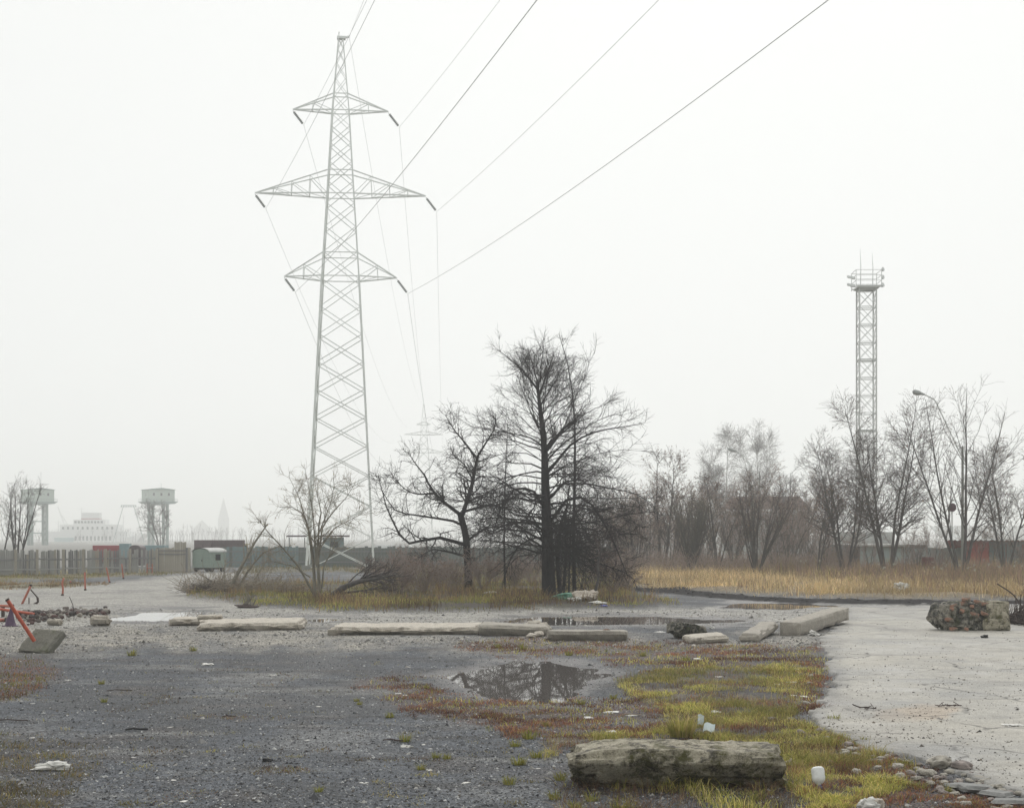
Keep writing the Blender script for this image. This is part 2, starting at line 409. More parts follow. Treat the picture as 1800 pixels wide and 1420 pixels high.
ZONES = {
 'island': [(330,1049),(420,1062),(560,1073),(850,1074),(1060,1068),(1195,1062),(1110,1047),(1095,1020),(1000,1010),(720,1006),(640,1024),(520,1027),(430,1030),(350,1036)],
 'straw': [(1080,1034),(1200,1038),(1400,1049),(1600,1054),(1800,1052),(2100,1052),(2100,985),(1080,990)],
 'backgrass': [(430,1006),(720,1004),(1100,1012),(1100,980),(430,990)],
 'fencegrass': [(-200,1006),(335,1001),(330,1006),(200,1014),(-200,1026)],
 'fencegrass2': [(-200,1024),(110,1022),(190,1027),(100,1033),(-200,1036)],
 'pale': [(-200,1040),(190,1024),(350,1004),(450,1006),(340,1040),(430,1066),(620,1077),(1180,1068),(1480,1062),(2100,1063),(2100,1090),(1500,1092),(1250,1100),(-200,1100)],
 'gravel': [(-200,1084),(300,1098),(800,1116),(1180,1128),(1450,1112),(1440,1140),(1250,1150),(1080,1140),(800,1136),(500,1134),(250,1138),(-200,1165)],
 'grass': [(1080,1196),(1150,1178),(1260,1172),(1400,1168),(1446,1186),(1410,1225),(1395,1262),(1460,1298),(1545,1325),(1610,1352),(1600,1385),(1520,1410),(1450,1440),(1410,1420),(1385,1375),(1330,1310),(1130,1300),(1005,1318),(960,1335),(965,1300),(1130,1290),(1185,1280),(1150,1240),(1100,1220)],
 'red1': [(640,1200),(700,1186),(800,1226),(900,1232),(1010,1226),(1160,1228),(1190,1262),(1160,1300),(1010,1300),(900,1290),(780,1262),(700,1240)],
 'red2': [(800,1132),(900,1122),(1080,1128),(1250,1134),(1440,1136),(1455,1180),(1420,1250),(1395,1200),(1300,1168),(1160,1176),(1080,1165),(1000,1152),(880,1150)],
 'red3': [(-200,1150),(60,1152),(110,1180),(50,1230),(-200,1250)],
 'red4': [(1480,1360),(1640,1350),(1700,1390),(1800,1420),(1700,1480),(1450,1480)],
 'leftgrass': [(-200,1290),(60,1290),(200,1320),(120,1400),(60,1470),(-200,1470)],
 'asphalt': [(1500,1068),(1700,1064),(2300,1062),(2600,1470),(1870,1470),(1790,1402),(1700,1366),(1600,1334),(1510,1316),(1440,1282),(1425,1255),(1462,1205),(1448,1150),(1440,1124),(1470,1100)],
}
BERM = [(1085,1036),(1200,1042),(1310,1052),(1420,1056),(1560,1059),(1800,1060),(2100,1061)]
PUDDLES = {
 'near': [(790,1186),(850,1170),(920,1160),(1000,1166),(1075,1180),(1020,1202),(992,1230),(900,1232),(835,1214)],
 'long': [(880,1090),(960,1083),(1150,1083),(1330,1088),(1250,1094),(1100,1096),(950,1096)],
 'left': [(180,1088),(260,1075),(360,1074),(350,1086),(270,1090)],
 'thin': [(525,1089),(570,1086),(615,1088),(570,1093)],
 'right': [(1270,1066),(1300,1059),(1420,1058),(1470,1064),(1380,1069)],
}
WATER_Z = -0.035
def pix(X, D):
    d = np.maximum(D, 14.5)
    return 900 + F * X / d, HY + F * HC / d
def zone(name, px, py, feather=10, wob=14, seed=0):
    n = fbm(np.column_stack([px / 45, py * 3 / 45]), 4, 50 + seed) * wob + fbm(np.column_stack([px / 9, py * 3 / 9]), 2, 90 + seed) * wob * 0.35
    return smooth(poly_sd(px, py, ZONES[name]) + n, -feather, feather)
def line_dist(px, py, line, ys=3.0):
    dm = np.full(len(px), 1e9)
    for a, b in zip(line[:-1], line[1:]):
        a = np.array(a, float) * (1, ys); b = np.array(b, float) * (1, ys); ab = b - a
        t = np.clip(((px - a[0]) * ab[0] + (py * ys - a[1]) * ab[1]) / (ab @ ab), 0, 1)
        dm = np.minimum(dm, np.hypot(px - a[0] - t * ab[0], py * ys - a[1] - t * ab[1]))
    return dm
def height(X, D, full=False):
    X = np.asarray(X, float); D = np.asarray(D, float)
    px, py = pix(X, D)
    W = np.column_stack([X, D])
    z = 0.022 * fbm(W / 3.1, 3, 1) + 0.010 * fbm(W / 0.55, 3, 2) + 0.03 * fbm(W / 9.0, 2, 3)
    isl = zone('island', px, py, 12, 10, 1); straw = zone('straw', px, py, 10, 6, 2)
    gr = zone('grass', px, py, 14, 18, 3)
    z += isl * (0.16 + 0.09 * fbm(W / 2.0, 3, 4)) + straw * (0.22 + 0.12 * fbm(W / 2.5, 3, 5)) + gr * (0.035 + 0.04 * fbm(W / 0.8, 3, 6))
    bd = line_dist(px, py, BERM) + 6 * fbm(np.column_stack([px / 25, py / 6]), 3, 71); br = np.clip(1 - bd / 13.0, 0, 1)
    z += br ** 0.8 * (0.10 + 0.16 * fbm(W / 0.7, 4, 7)) * smooth(px, 1080, 1120)
    road = zone('pale', px, py, 10, 8, 4)
    rut = np.sin((py - 1070) * 0.55 + px * 0.004 + 2.5 * fbm(np.column_stack([px / 160, py / 10]), 2, 8))
    z += road * (1 - isl) * (1 - straw) * (0.018 * rut + 0.02 * fbm(W / 0.7, 3, 9))
    wetz = np.zeros(len(X))
    for i, (k, poly) in enumerate(PUDDLES.items()):
        sd = poly_sd(px, py, poly) + fbm(np.column_stack([px / 30, py * 3 / 12]), 4, 20 + i) * (20 if k == 'near' else 6)
        m = smooth(sd, -14, 14) if k == 'near' else smooth(sd, -10, 10)
        z = z * (1 - m) + m * (-0.075 + 0.04 * fbm(W / 0.6, 4, 30 + i) + 0.02 * fbm(W / 2.0, 2, 31 + i))
        wetz = np.maximum(wetz, smooth(sd + 45 * fbm(W / 1.1, 3, 27), -60 if k == 'near' else -25, 0))
    z = np.where(D < 13, z * 0.2, z)
    if full: return z, dict(isl=isl, straw=straw, gr=gr, road=road, wet=wetz, berm=br, px=px, py=py)
    return z
def hz(x, d):
    return float(height(np.array([x]), np.array([d]))[0])
def H(x, y):
    """location on the ground at photo pixel (x, y)"""
    g = G(x, y); return (g[0], g[1], hz(*g))

rows_y = np.concatenate([np.linspace(1432, 1130, 240), np.linspace(1129, 1003, 165)])
D_rows = np.concatenate([[-60, -20, 0, 8, 12], F * HC / (rows_y - HY), 133 * (6000 / 133) ** (np.arange(1, 46) / 45)])
u_in = (np.arange(-170, 1971, 4.8) - 900) / F
u = np.concatenate([[-4, -1.6, -0.9, -0.6, -0.46], u_in, [0.46, 0.6, 0.9, 1.6, 4]])
DD, UU = np.meshgrid(D_rows, u, indexing='ij')
XX = UU * np.maximum(DD, 15.5)
gx, gd = XX.ravel(), DD.ravel()
gz, Z = height(gx, gd, True)
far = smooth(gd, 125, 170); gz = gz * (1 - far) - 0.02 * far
px, py = Z['px'], Z['py']
W = np.column_stack([gx, gd])
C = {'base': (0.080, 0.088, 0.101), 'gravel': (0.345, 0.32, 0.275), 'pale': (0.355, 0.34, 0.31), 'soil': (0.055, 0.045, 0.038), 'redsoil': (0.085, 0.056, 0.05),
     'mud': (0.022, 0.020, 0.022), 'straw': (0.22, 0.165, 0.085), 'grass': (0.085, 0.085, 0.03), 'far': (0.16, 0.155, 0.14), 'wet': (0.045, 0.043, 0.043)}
col = np.tile(np.array(C['base']), (len(gx), 1))
def lay(m, c):
    global col
    m = np.clip(m, 0, 1)[:, None]; col = col * (1 - m) + np.array(c) * m
big = fbm(W / 2.4, 4, 40); mid = fbm(W / 0.7, 3, 41)
lay(smooth(big, 0.0, 0.5) * 0.8, (0.165, 0.168, 0.17)); lay(smooth(-big, 0.0, 0.4) * 0.85, (0.048, 0.051, 0.056)); lay(smooth(fbm(W / 1.0, 4, 48), .15, .5) * .6, (0.075, 0.066, 0.062)); lay(smooth(fbm(np.column_stack([gx / 2.5, gd / 0.9]), 4, 49), .15, .5) * .7, (0.175, 0.175, 0.17)); lay(smooth(fbm(np.column_stack([gx / 1.1, gd / .35]), 4, 52), .1, .5) * .6, (0.042, 0.04, 0.04))
lay(zone('gravel', px, py, 60, 60, 5) * (0.65 + 0.5 * mid), C['gravel'])
lay(zone('pale', px, py, 14, 12, 4) * (0.85 + 0.3 * mid), C['pale'])
streak = fbm(np.column_stack([px / 120, py / 3.0]), 4, 43)
lay(Z['road'] * smooth(streak, 0.1, 0.6) * 0.55, (0.14, 0.135, 0.13))
for i, r in enumerate(('red1', 'red2', 'red3', 'red4')): lay(zone(r, px, py, 18, 30, 6 + i) * (0.6 + 0.5 * mid), C['redsoil'])
lay(zone('leftgrass', px, py, 20, 30, 11) * (0.5 + 0.5 * mid), C['soil'])
lay(Z['gr'] * (0.75 + 0.3 * mid), C['soil']); lay(Z['gr'] * smooth(fbm(W / .45, 3, 42), .1, .5) * .6, (.16, .13, .09)); lay(Z['gr'] * smooth(mid, 0, 0.5) * 0.6, C['grass'])
lay(Z['wet'] * 0.95, C['wet'])
lay(Z['isl'], C['soil']); lay(Z['isl'] * smooth(mid, -0.2, 0.5) * 0.7, C['grass'])
lay(Z['straw'], C['straw'])
for n_ in ('fencegrass', 'fencegrass2'): lay(zone(n_, px, py, 8, 6, 12) * 0.9, (0.14, 0.12, 0.06))
lay(zone('backgrass', px, py, 8, 6, 13) * 0.9, (0.12, 0.105, 0.055))
lay(smooth(Z['berm'], 0.02, 0.3) * smooth(px, 1080, 1120), C['mud'])
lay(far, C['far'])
nr, nc = DD.shape
ii = (np.arange(nr - 1)[:, None] * nc + np.arange(nc - 1)[None]).ravel()
quads = np.stack([ii, ii + 1, ii + nc + 1, ii + nc], axis=1)
wet = np.clip(Z['wet'] + Z['road'] * smooth(streak, 0.2, 0.7) * 0.5 + 0.35 * smooth(-big, 0.1, 0.6), 0, 1)
GZ = gz.reshape(DD.shape)
def height(X, D):
    """ground level, read back from the sheet itself"""
    X = np.asarray(X, float); D = np.asarray(D, float)
    i = np.clip(np.searchsorted(D_rows, D) - 1, 0, len(D_rows) - 2); fi = np.clip((D - D_rows[i]) / (D_rows[i+1] - D_rows[i]), 0, 1)
    uu = X / np.maximum(D, 15.5); j = np.clip(np.searchsorted(u, uu) - 1, 0, len(u) - 2); fj = np.clip((uu - u[j]) / (u[j+1] - u[j]), 0, 1)
    return (GZ[i, j] * (1-fj) + GZ[i, j+1] * fj) * (1-fi) + (GZ[i+1, j] * (1-fj) + GZ[i+1, j+1] * fj) * fi
mudm = smooth(Z['berm'], 0.02, 0.3) * smooth(px, 1080, 1120)
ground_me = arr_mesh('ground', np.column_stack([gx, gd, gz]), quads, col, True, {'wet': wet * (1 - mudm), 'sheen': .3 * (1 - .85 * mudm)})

def ground_mat(name, grain, contrast, bump_d, cracks=False):
    m, nt, b = nodes_of(name)
    a = add(nt, 'ShaderNodeAttribute', attribute_name='Col'); w = add(nt, 'ShaderNodeAttribute', attribute_name='wet')
    n1 = noise_node(nt, grain, 3, 0.7); n2 = noise_node(nt, grain * 0.22, 5, 0.7); n3 = noise_node(nt, 1.1, 6, 0.7)
    lo, hi = 1 - contrast, 1 + contrast
    c = mix_node(nt, 1.0, a.outputs['Color'], ramp_node(nt, n1.outputs['Fac'], [(0.34, (lo,)*3), (0.5, (1,)*3), (0.68, (hi,)*3)]).outputs[0], 'MULTIPLY')
    c = mix_node(nt, 1.0, c, ramp_node(nt, n2.outputs['Fac'], [(0.3, (1 - contrast*.6,)*3), (0.7, (1 + contrast*.6,)*3)]).outputs[0], 'MULTIPLY')
    c = mix_node(nt, 1.0, c, ramp_node(nt, n3.outputs['Fac'], [(0.3, (0.85,)*3), (0.7, (1.12,)*3)]).outputs[0], 'MULTIPLY')
    if cracks:
        tc = add(nt, 'ShaderNodeTexCoord'); wn_ = noise_node(nt, 1.3, 4); mv = add(nt, 'ShaderNodeMix', data_type='VECTOR'); 
        ab = [x for x in mv.inputs if x.enabled]; ab[0].default_value = 0.35; nt.links.new(tc.outputs['Object'], ab[1]); nt.links.new(wn_.outputs['Color'], ab[2])
        vo = add(nt, 'ShaderNodeTexVoronoi', feature='DISTANCE_TO_EDGE', Scale=0.75); nt.links.new([x for x in mv.outputs if x.enabled][0], vo.inputs['Vector'])
        ln = ramp_node(nt, vo.outputs['Distance'], [(0.006, (1, 1, 1)), (0.028, (0, 0, 0))]).outputs[0]; wm = noise_node(nt, .55, 3)
        ln = mix_node(nt, 1.0, ln, ramp_node(nt, wm.outputs['Fac'], [(.48, (0, 0, 0)), (.60, (.8, .8, .8))]).outputs[0], 'MULTIPLY')
        c = mix_node(nt, ln, c, (0.05, 0.048, 0.045))
    nt.links.new(c, b.inputs['Base Color'])
    r = add(nt, 'ShaderNodeMapRange'); r.inputs['To Min'].default_value = 0.85; r.inputs['To Max'].default_value = 0.5
    nt.links.new(w.outputs['Fac'], r.inputs['Value']); nt.links.new(r.outputs[0], b.inputs['Roughness'])
    sh = add(nt, 'ShaderNodeAttribute', attribute_name='sheen'); nt.links.new(sh.outputs['Fac'], b.inputs['Specular IOR Level'])
    s = add(nt, 'ShaderNodeMath', operation='ADD'); nt.links.new(n1.outputs['Fac'], s.inputs[0]); nt.links.new(n2.outputs['Fac'], s.inputs[1])
    bump(nt, b, s.outputs[0], 0.8, bump_d)
    return m
M_ground = ground_mat('ground_gravel', 26, 0.9, 0.045)
ground = tag(link('ground', ground_me, M_ground), 'dark wet gravel and dirt ground of the waste lot', kind='structure')

# worn asphalt on the right: its own sheet, ragged edge stepping down to the dirt
ay = np.concatenate([np.linspace(1470, 1130, 220), np.linspace(1129, 1058, 90)])
ax_ = np.arange(1395, 2300, 4.6)
AY, AX = np.meshgrid(ay, ax_, indexing='ij')
ad = (F * HC / (AY - HY)).ravel(); axx = (AX.ravel() - 900) * ad / F
apx, apy = AX.ravel(), AY.ravel()
Wa = np.column_stack([axx, ad])
sd = poly_sd(apx, apy, ZONES['asphalt']) + fbm(Wa / 0.5, 4, 60) * 20 + fbm(Wa / 1.8, 2, 61) * 16 + fbm(Wa / .12, 2, 69) * 7
m = smooth(sd, -3, 3)
az_ = height(axx, ad)
top = 0.05 + 0.012 * fbm(Wa / 1.5, 3, 62) + 0.004 * fbm(Wa / 0.2, 2, 63)
az_ = np.where(m > 0.5, np.maximum(top, az_ * 0.3 + 0.045), -0.12) * m + (1 - m) * -0.12
ac = np.tile(np.array((0.345, 0.33, 0.295)), (len(axx), 1)); col = ac
an = fbm(Wa / 1.6, 4, 64); an2 = fbm(Wa / 0.5, 4, 65); ast = fbm(np.column_stack([apx / 130, apy / 6]), 4, 66)
lay(smooth(an, 0.0, 0.5) * 0.7, (0.235, 0.235, 0.23)); lay(smooth(fbm(np.column_stack([axx / 1.5, ad / .5]), 4, 67), .2, .5) * .5, (.20, .195, .185)); lay(smooth(fbm(np.column_stack([axx / .8, ad / 1.5]), 3, 68), .25, .6) * .5, (.42, .41, .39)); lay(smooth(an2, 0.15, 0.6) * 0.4, (0.28, 0.27, 0.245)); lay(smooth(ast, 0.15, 0.6) * 0.4, (0.24, 0.235, 0.22))
lay(smooth(poly_sd(apx, apy, [(1530,1255),(1620,1244),(1680,1250),(1660,1268),(1560,1272)]) + an2 * 20, -14, 14) * 0.7, (0.36, 0.29, 0.22))
lay(smooth(-sd, -42, -6) * (0.55 + 0.4 * an2), (0.12, 0.12, 0.12))          # bare binder where the surface has broken away along the edge
lay(smooth(fbm(np.column_stack([axx * .9 + ad * .12, ad / 9]), 3, 70), .12, .4) * .45, (.22, .21, .195)); lay(smooth(fbm(Wa / 3.2, 3, 72), .15, .45) * .35, (.40, .37, .31))
lay(smooth(apy, 1100, 1078) * smooth(an2, -0.4, 0.3) * 0.5, (0.26, 0.255, 0.25))
nr, nc = AY.shape
ii = (np.arange(nr - 1)[:, None] * nc + np.arange(nc - 1)[None]).ravel()
aq = np.stack([ii, ii + 1, ii + nc + 1, ii + nc], axis=1)
keep = (sd > -14)[aq].any(axis=1)
aq = aq[keep]
used, inv = np.unique(aq, return_inverse=True)
asph_me = arr_mesh('asphalt', np.column_stack([axx, ad, az_])[used], inv.reshape(-1, 4), col[used], True, {'wet': np.clip(0.25 + 0.4 * smooth(ast, 0, 0.6), 0, 1)[used], 'sheen': np.full(len(used), .3)})
M_asphalt = ground_mat('asphalt_worn', 38, 0.32, 0.010, True)
tag(link('asphalt_road', asph_me, M_asphalt), 'pale worn asphalt with a broken ragged edge on the right', kind='structure')
def on_asphalt(x, y):
    p = np.array([float(x)]), np.array([float(y)])
    return poly_sd(*p, ZONES['asphalt'])[0] > 8
def Hs(x, y):
    g = G(x, y); return (g[0], g[1], 0.05 if on_asphalt(x, y) else hz(*g))

# standing water: level sheets that the uneven ground rises through
m_, nt_, b_ = nodes_of('puddle_water')
b_.inputs['Base Color'].default_value = (0.12, 0.108, 0.10, 1); b_.inputs['Roughness'].default_value = 0.015; b_.inputs['IOR'].default_value = 1.33
nw = noise_node(nt_, 3.0, 2); bump(nt_, b_, nw.outputs['Fac'], 0.012, 0.02)
lab = {'near': 'muddy puddle mirroring the bare tree in the middle of the lot', 'long': 'long narrow puddle behind the concrete slabs', 'left': 'pale puddle beside the leftmost slab',
       'thin': 'thin puddle between two concrete slabs', 'right': 'puddle along the black mud below the straw grass'}
for k, poly in PUDDLES.items():
    P = np.array(poly, float); c = P.mean(axis=0)
    P = c + (P - c) * (1.12 if k == 'near' else 1.1)
    pts = [G(*p) for p in P]
    me = bpy.data.meshes.new('puddle'); o0 = np.mean(pts, axis=0)
    me.from_pydata([(p[0] - o0[0], p[1] - o0[1], 0) for p in pts], [], [list(range(len(pts)))])
    me.update()
    if me.polygons[0].normal.z < 0: me.flip_normals()
    tag(link('puddle', me, m_, loc=(o0[0], o0[1], WATER_Z)), lab[k], kind='structure')
# ------------------------------------------------------------------ power line
def tower_profile(prof, z):
    return np.interp(z, [p[0] for p in prof], [p[1] for p in prof])
def build_pylon(name, loc, rz, label, prof, arms, ratio, leg_w, brace_w, mat, insul=None, cap=True):
    root = empty(name, loc, rz, label, 'pylon'); top = prof[-1][0]
    def corner(sx, sy, z): w = tower_profile(prof, z); return np.array([sx * w, sy * w, z])
    zs = [0.0]
    while zs[-1] < top - 0.6: zs.append(min(top, zs[-1] + max(0.8, tower_profile(prof, zs[-1]) * 2 * np.interp(zs[-1], [0, 15, 26, 40, 42, 47], [.48, .55, .74, .85, 1.15, 1.9]) * ratio)))
    key = sorted(set([p[0] for p in prof]))
    for sx in (-1, 1):
        for sy in (-1, 1):
            m = MB()
            for a, b in zip(key[:-1], key[1:]):
                w = leg_w * (1.0 if a < 20 else 0.75 if a < 38 else 0.5)
                m.bar(corner(sx, sy, a), corner(sx, sy, b), w)
            m.build('leg', mat, root)
    faces = [((-1,-1), (1,-1)), ((-1,1), (1,1)), ((-1,-1), (-1,1)), ((1,-1), (1,1))]
    for (a, b) in faces:
        m = MB()
        for z0, z1 in zip(zs[:-1], zs[1:]):
            w = brace_w * (1.0 if z0 < 20 else 0.8 if z0 < 38 else 0.55)
            m.bar(corner(*a, z0), corner(*b, z1), w); m.bar(corner(*b, z0), corner(*a, z1), w)
        for z, half, up in [(q[0], q[1], q[2]) for q in arms]:
            m.bar(corner(*a, z), corner(*b, z), brace_w); m.bar(corner(*a, z + up), corner(*b, z + up), brace_w)
        m.build('bracing', mat, root)
    ends = []
    for z, half, up, npan in arms:
        for sx in (-1, 1):
            tipp = np.array([sx * half, 0, z + 0.12]); m = MB(); w0 = tower_profile(prof, z); w1 = tower_profile(prof, z + up)
            pts = {}
            for sy in (-1, 1):
                lo = np.array([sx * w0, sy * w0, z]); hi = np.array([sx * w1, sy * w1, z + up])
                m.bar(lo, tipp, brace_w * 1.3); m.bar(hi, tipp, brace_w * 1.2)
                for k in range(1, npan + 1):
                    f = k / (npan + 1); a, b = lo * (1 - f) + tipp * f, hi * (1 - f) + tipp * f
                    m.bar(a, b, brace_w * 0.8); pts[(k, sy)] = (a, b)
                    pv = lo if k == 1 else pts[(k - 1, sy)][0]
                    m.bar(pv, b, brace_w * 0.7)
            for k in range(1, npan + 1):
                m.bar(pts[(k, -1)][0], pts[(k, 1)][0], brace_w * 0.7)
                m.bar(pts[(k, -1)][0], np.array([sx * w0, w0, z]) if k == 1 else pts[(k - 1, 1)][0], brace_w * 0.6)
            m.build('crossarm', mat, root)
            ends.append(tipp)
    if cap:
        MB().box((0.05, 0, top + 0.1), (0.75, 0.6, 0.22)).bar((-0.2, 0, top), (-0.15, 0, top + 0.65), 0.1).bar((0.2, 0, top + 0.1), (0.75, 0, top + 0.25), 0.16).build('peak_bracket', mat, root)
    return root, ends

PD = 140.0; PX = at(599, PD); YAW = math.radians(5)
pylon, arm_ends = build_pylon('power_pylon', (PX, PD, -0.02), YAW, 'tall pale steel lattice power pylon with three crossarms', [(0, 2.95), (26, 1.63), (33.5, 1.17), (41, 0.74), (47.4, 0.2)],
    [(26.0, 5.0, 2.1, 1), (33.4, 7.6, 2.1, 3), (40.9, 4.25, 1.5, 1)], 1.0, 0.185, 0.075, M_steel)
rotm = np.array(Matrix.Rotation(YAW, 3, 'Z'))
hook = []
for e in arm_ends:
    a = np.array([e[0], e[1], e[2] - 0.12]); b = a + np.array([1.0, -0.25, -1.35]); ax_v = unit(b - a)
    m = MB(); m.tube([a, a + ax_v * 0.15], 0.025, 5)
    q = Vector(ax_v).to_track_quat('Z', 'Y').to_matrix().to_4x4(); nd = 9
    for k in range(nd):
        Mx = Matrix.Translation(Vector(a + ax_v * (0.18 + k * 0.15))) @ q
        m.lathe([(0.02, 0), (0.135, 0.02), (0.12, 0.06), (0.035, 0.11), (0.03, 0.15)], 8, Mx)
    m.build('insulator_string', M_insul, pylon)
    hook.append(rotm @ (a + ax_v * (0.18 + nd * 0.15 + 0.12)) + np.array([PX, PD, -0.02]))
for o in list(pylon.children): pass
for x_, y_ in ((-2.95, -2.95), (2.95, -2.95), (-2.95, 2.95), (2.95, 2.95)):
    MB().box((x_, y_, 0.15), (0.8, 0.8, 0.5)).build('footing', M_pole, pylon)

FD = 560.0; FX = at(745, FD)
far_pylon, far_ends = build_pylon('power_pylon', (FX, FD, -0.02), math.radians(4), 'faint second lattice pylon dissolving in the fog far behind', [(0, 3.2), (30, 1.9), (38, 1.3), (44, 0.8), (50.5, 0.2)],
    [(33.2, 7.4, 1.4, 2), (39.6, 7.0, 1.2, 2), (43.2, 2.6, 0.9, 1)], 1.3, 0.26, 0.11, M_steel, cap=False)

def wire(p_tower, p_pix, end_z, far_end, label, r=0.022, sag=6.0, sag2=10.0):
    """one conductor: overhead behind the camera, tower, far tower"""
    span = 300.0; p0 = np.array(p_tower); target = np.array(p_pix)
    ts = np.linspace(0, 1, 400)
    zline = p0[2] + (end_z - p0[2]) * ts - 4 * sag * ts * (1 - ts); dline = p0[1] - span * ts
    ok = dline > 5; row = HY - F * (zline - HC) / np.where(ok, dline, 5); i = np.argmax((row < target[1]) & ok)
    x_at = (target[0] - 900) * dline[i] / F; vx = (x_at - p0[0]) / ts[i]
    tt = np.linspace(1, 0, 50)
    A = np.column_stack([p0[0] + vx * tt, p0[1] - span * tt, p0[2] + (end_z - p0[2]) * tt - 4 * sag * tt * (1 - tt)])
    f0 = np.array(far_end); t2 = np.linspace(0, 1, 40)[1:]
    B = p0 + (f0 - p0) * t2[:, None]; B[:, 2] -= 4 * sag2 * t2 * (1 - t2)
    pts = np.concatenate([A, B]); o = pts[len(A) - 1]
    V, q = tube_arrays([((pts - o)[None], np.full((1, len(pts)), r), 5)])
    me = arr_mesh('power_line', V, q); ob = link('power_line', me, M_wire, loc=tuple(o)); tag(ob, label, 'power line', 'conductors hung from the pylon')
fp = np.array([FX, FD, 0])
arms_far = [fp + e for e in far_ends]
tops = [(948, 0), (1458, 0), (660, 0), (1160, 0), (646, 0), (880, 0)]     # hooks come lower, middle, top; left then right
names = ['power line from the left tip of the lowest crossarm', 'power line from the right tip of the lowest crossarm, crossing the sky furthest right', 'power line from the left tip of the widest crossarm',
         'power line from the right tip of the widest crossarm', 'power line from the left tip of the topmost crossarm', 'power line from the right tip of the topmost crossarm']
for i in range(6):
    wire(hook[i], tops[i], hook[i][2] - 1, arms_far[i], names[i], 0.015 if i in (1, 0) else 0.0125)
pk = rotm @ np.array([0.75, 0, 47.6]) + np.array([PX, PD, 0])
wire(pk, (640, 0), pk[2], fp + np.array([0, 0, 50.5]), 'thin earth wire from the very top of the pylon', 0.013, 5.0, 8.0)

# ------------------------------------------------------------------ floodlight mast
def mast():
    d = 150.0; root = empty('floodlight_mast', (at(1523, d), d, -0.02), math.radians(-2), 'square lattice floodlight mast with a lamp platform and two rods on top', 'mast')
    w = 0.80; top = 26.6; step = 1.69
    for sx in (-1, 1):
        for sy in (-1, 1): MB().bar((sx*w, sy*w, 0), (sx*w, sy*w, top), 0.115).build('leg', M_steel_dark, root)
    for a, b in (((-1,-1),(1,-1)), ((-1,1),(1,1)), ((-1,-1),(-1,1)), ((1,-1),(1,1))):
        m = MB(); k = 0; z = top
        while z > 0.2:
            z0 = max(0, z - step); A = lambda s, zz: (s[0]*w, s[1]*w, zz)
            m.bar(A(a, z), A(b, z), 0.12 if k % 4 == 0 else 0.05); m.bar(A(a, z - .13), A(b, z - .13), 0.05)
            m.bar(A(a, z0), A(b, z), 0.045); m.bar(A(b, z0), A(a, z), 0.045); z = z0; k += 1
        m.build('bracing', M_steel_dark, root)
    p = MB().box((0, 0, top + 0.1), (2.1, 2.1, 0.14))
    for s in (-1, 1): p.bar((s*1.25, -1.2, top + 0.1), (s*1.25, 1.2, top + 0.45), 0.1); p.bar((-1.2, s*1.2, top + 0.2), (1.2, s*1.2, top + 0.2), 0.1)
    p.build('platform', M_steel_dark, root)
    r = MB()
    for z in (0.7, 1.2, 1.7):
        for s in (-1, 1): r.bar((-1.2, s*1.2, top+z), (1.2, s*1.2, top+z), 0.04); r.bar((s*1.2, -1.2, top+z), (s*1.2, 1.2, top+z), 0.04)
    for sx in (-1, 1):
        for sy in (-1, 1): r.bar((sx*1.2, sy*1.2, top), (sx*1.2, sy*1.2, top + 1.75), 0.05)
    r.build('railing', M_steel_dark, root)
    for s in (-1, 1):
        n = (5, 4)[s < 0]
        for row in range(2 if s < 0 else 3):
            for k in range(n):
                MB().lathe([(0.04, -0.12), (0.1, 0), (0.14, 0.12), (0.14, 0.14)], 8, Matrix.Translation((s * (1.35 + 0.09 * k), -1.0 + 0.5 * k, top + 0.15 + row * 0.75 + 0.12 * k)) @ Euler((0.9, s * 0.7, 0)).to_matrix().to_4x4()).build('floodlight', M_steel_dark, root)
    for x_, h in ((-0.55, 3.9), (0.6, 3.5)): MB().tube([(x_, 0, top), (x_ + .02, 0, top + h * .6), (x_ - .05, 0, top + h)], [.05, .035, .012], 5).build('lightning_rod', M_steel_dark, root)
mast()

# ------------------------------------------------------------------ street lamps, poles, sign
def lamp(d, pole_x, pole_top, bend, head, tip, label, r=0.09):
    root = empty('street_lamp', (at(pole_x, d), d, -0.0), 0, label, 'street lamp'); bx = at(pole_x, d)
    L = lambda x, y: np.array([at(x, d) - bx, 0, zat(y, d)])
    MB().tube([(0, 0, 0), (0, 0, zat(pole_top, d))], [0.11, 0.08], 10).build('pole', M_pole, root)
    a, b, c, e = L(pole_x, pole_top + 22), L(*bend), L(*head), L(*tip)
    MB().tube([a, a * .3 + b * .7, b * .97 + a * .03, b + (c - b) * .15, c], 0.045, 7).build('arm', M_steel_dark, root)
    t = unit(e - c); q = Vector(t).to_track_quat('Z', 'Y').to_matrix().to_4x4(); ln = np.linalg.norm(e - c)
    M_ = Matrix.Translation(Vector(c)) @ q @ Matrix.Diagonal((0.75, 1, 1, 1))
    hd = MB().lathe([(0.06, -0.05), (0.10, ln * .2), (0.19, ln * .55), (0.17, ln * .9), (0.05, ln)], 12, M_).build('lamp_head', M_lamp, root, smooth_shade=True)
    MB().lathe([(0.02, ln * .35), (0.14, ln * .5), (0.13, ln * .85), (0.02, ln * .93)], 10, Matrix.Translation((0, 0, -0.075)) @ M_).build('diffuser', M_roof_pale, hd)
lamp(112.0, 1692, 784, (1643, 702), (1624, 693), (1604, 688), 'grey cobra-head street lamp on a concrete pole among the right-hand trees')
lamp(175.0, 1335, 830, (1308, 800), (1295, 794), (1280, 788), 'small distant street lamp in front of the pale birches')
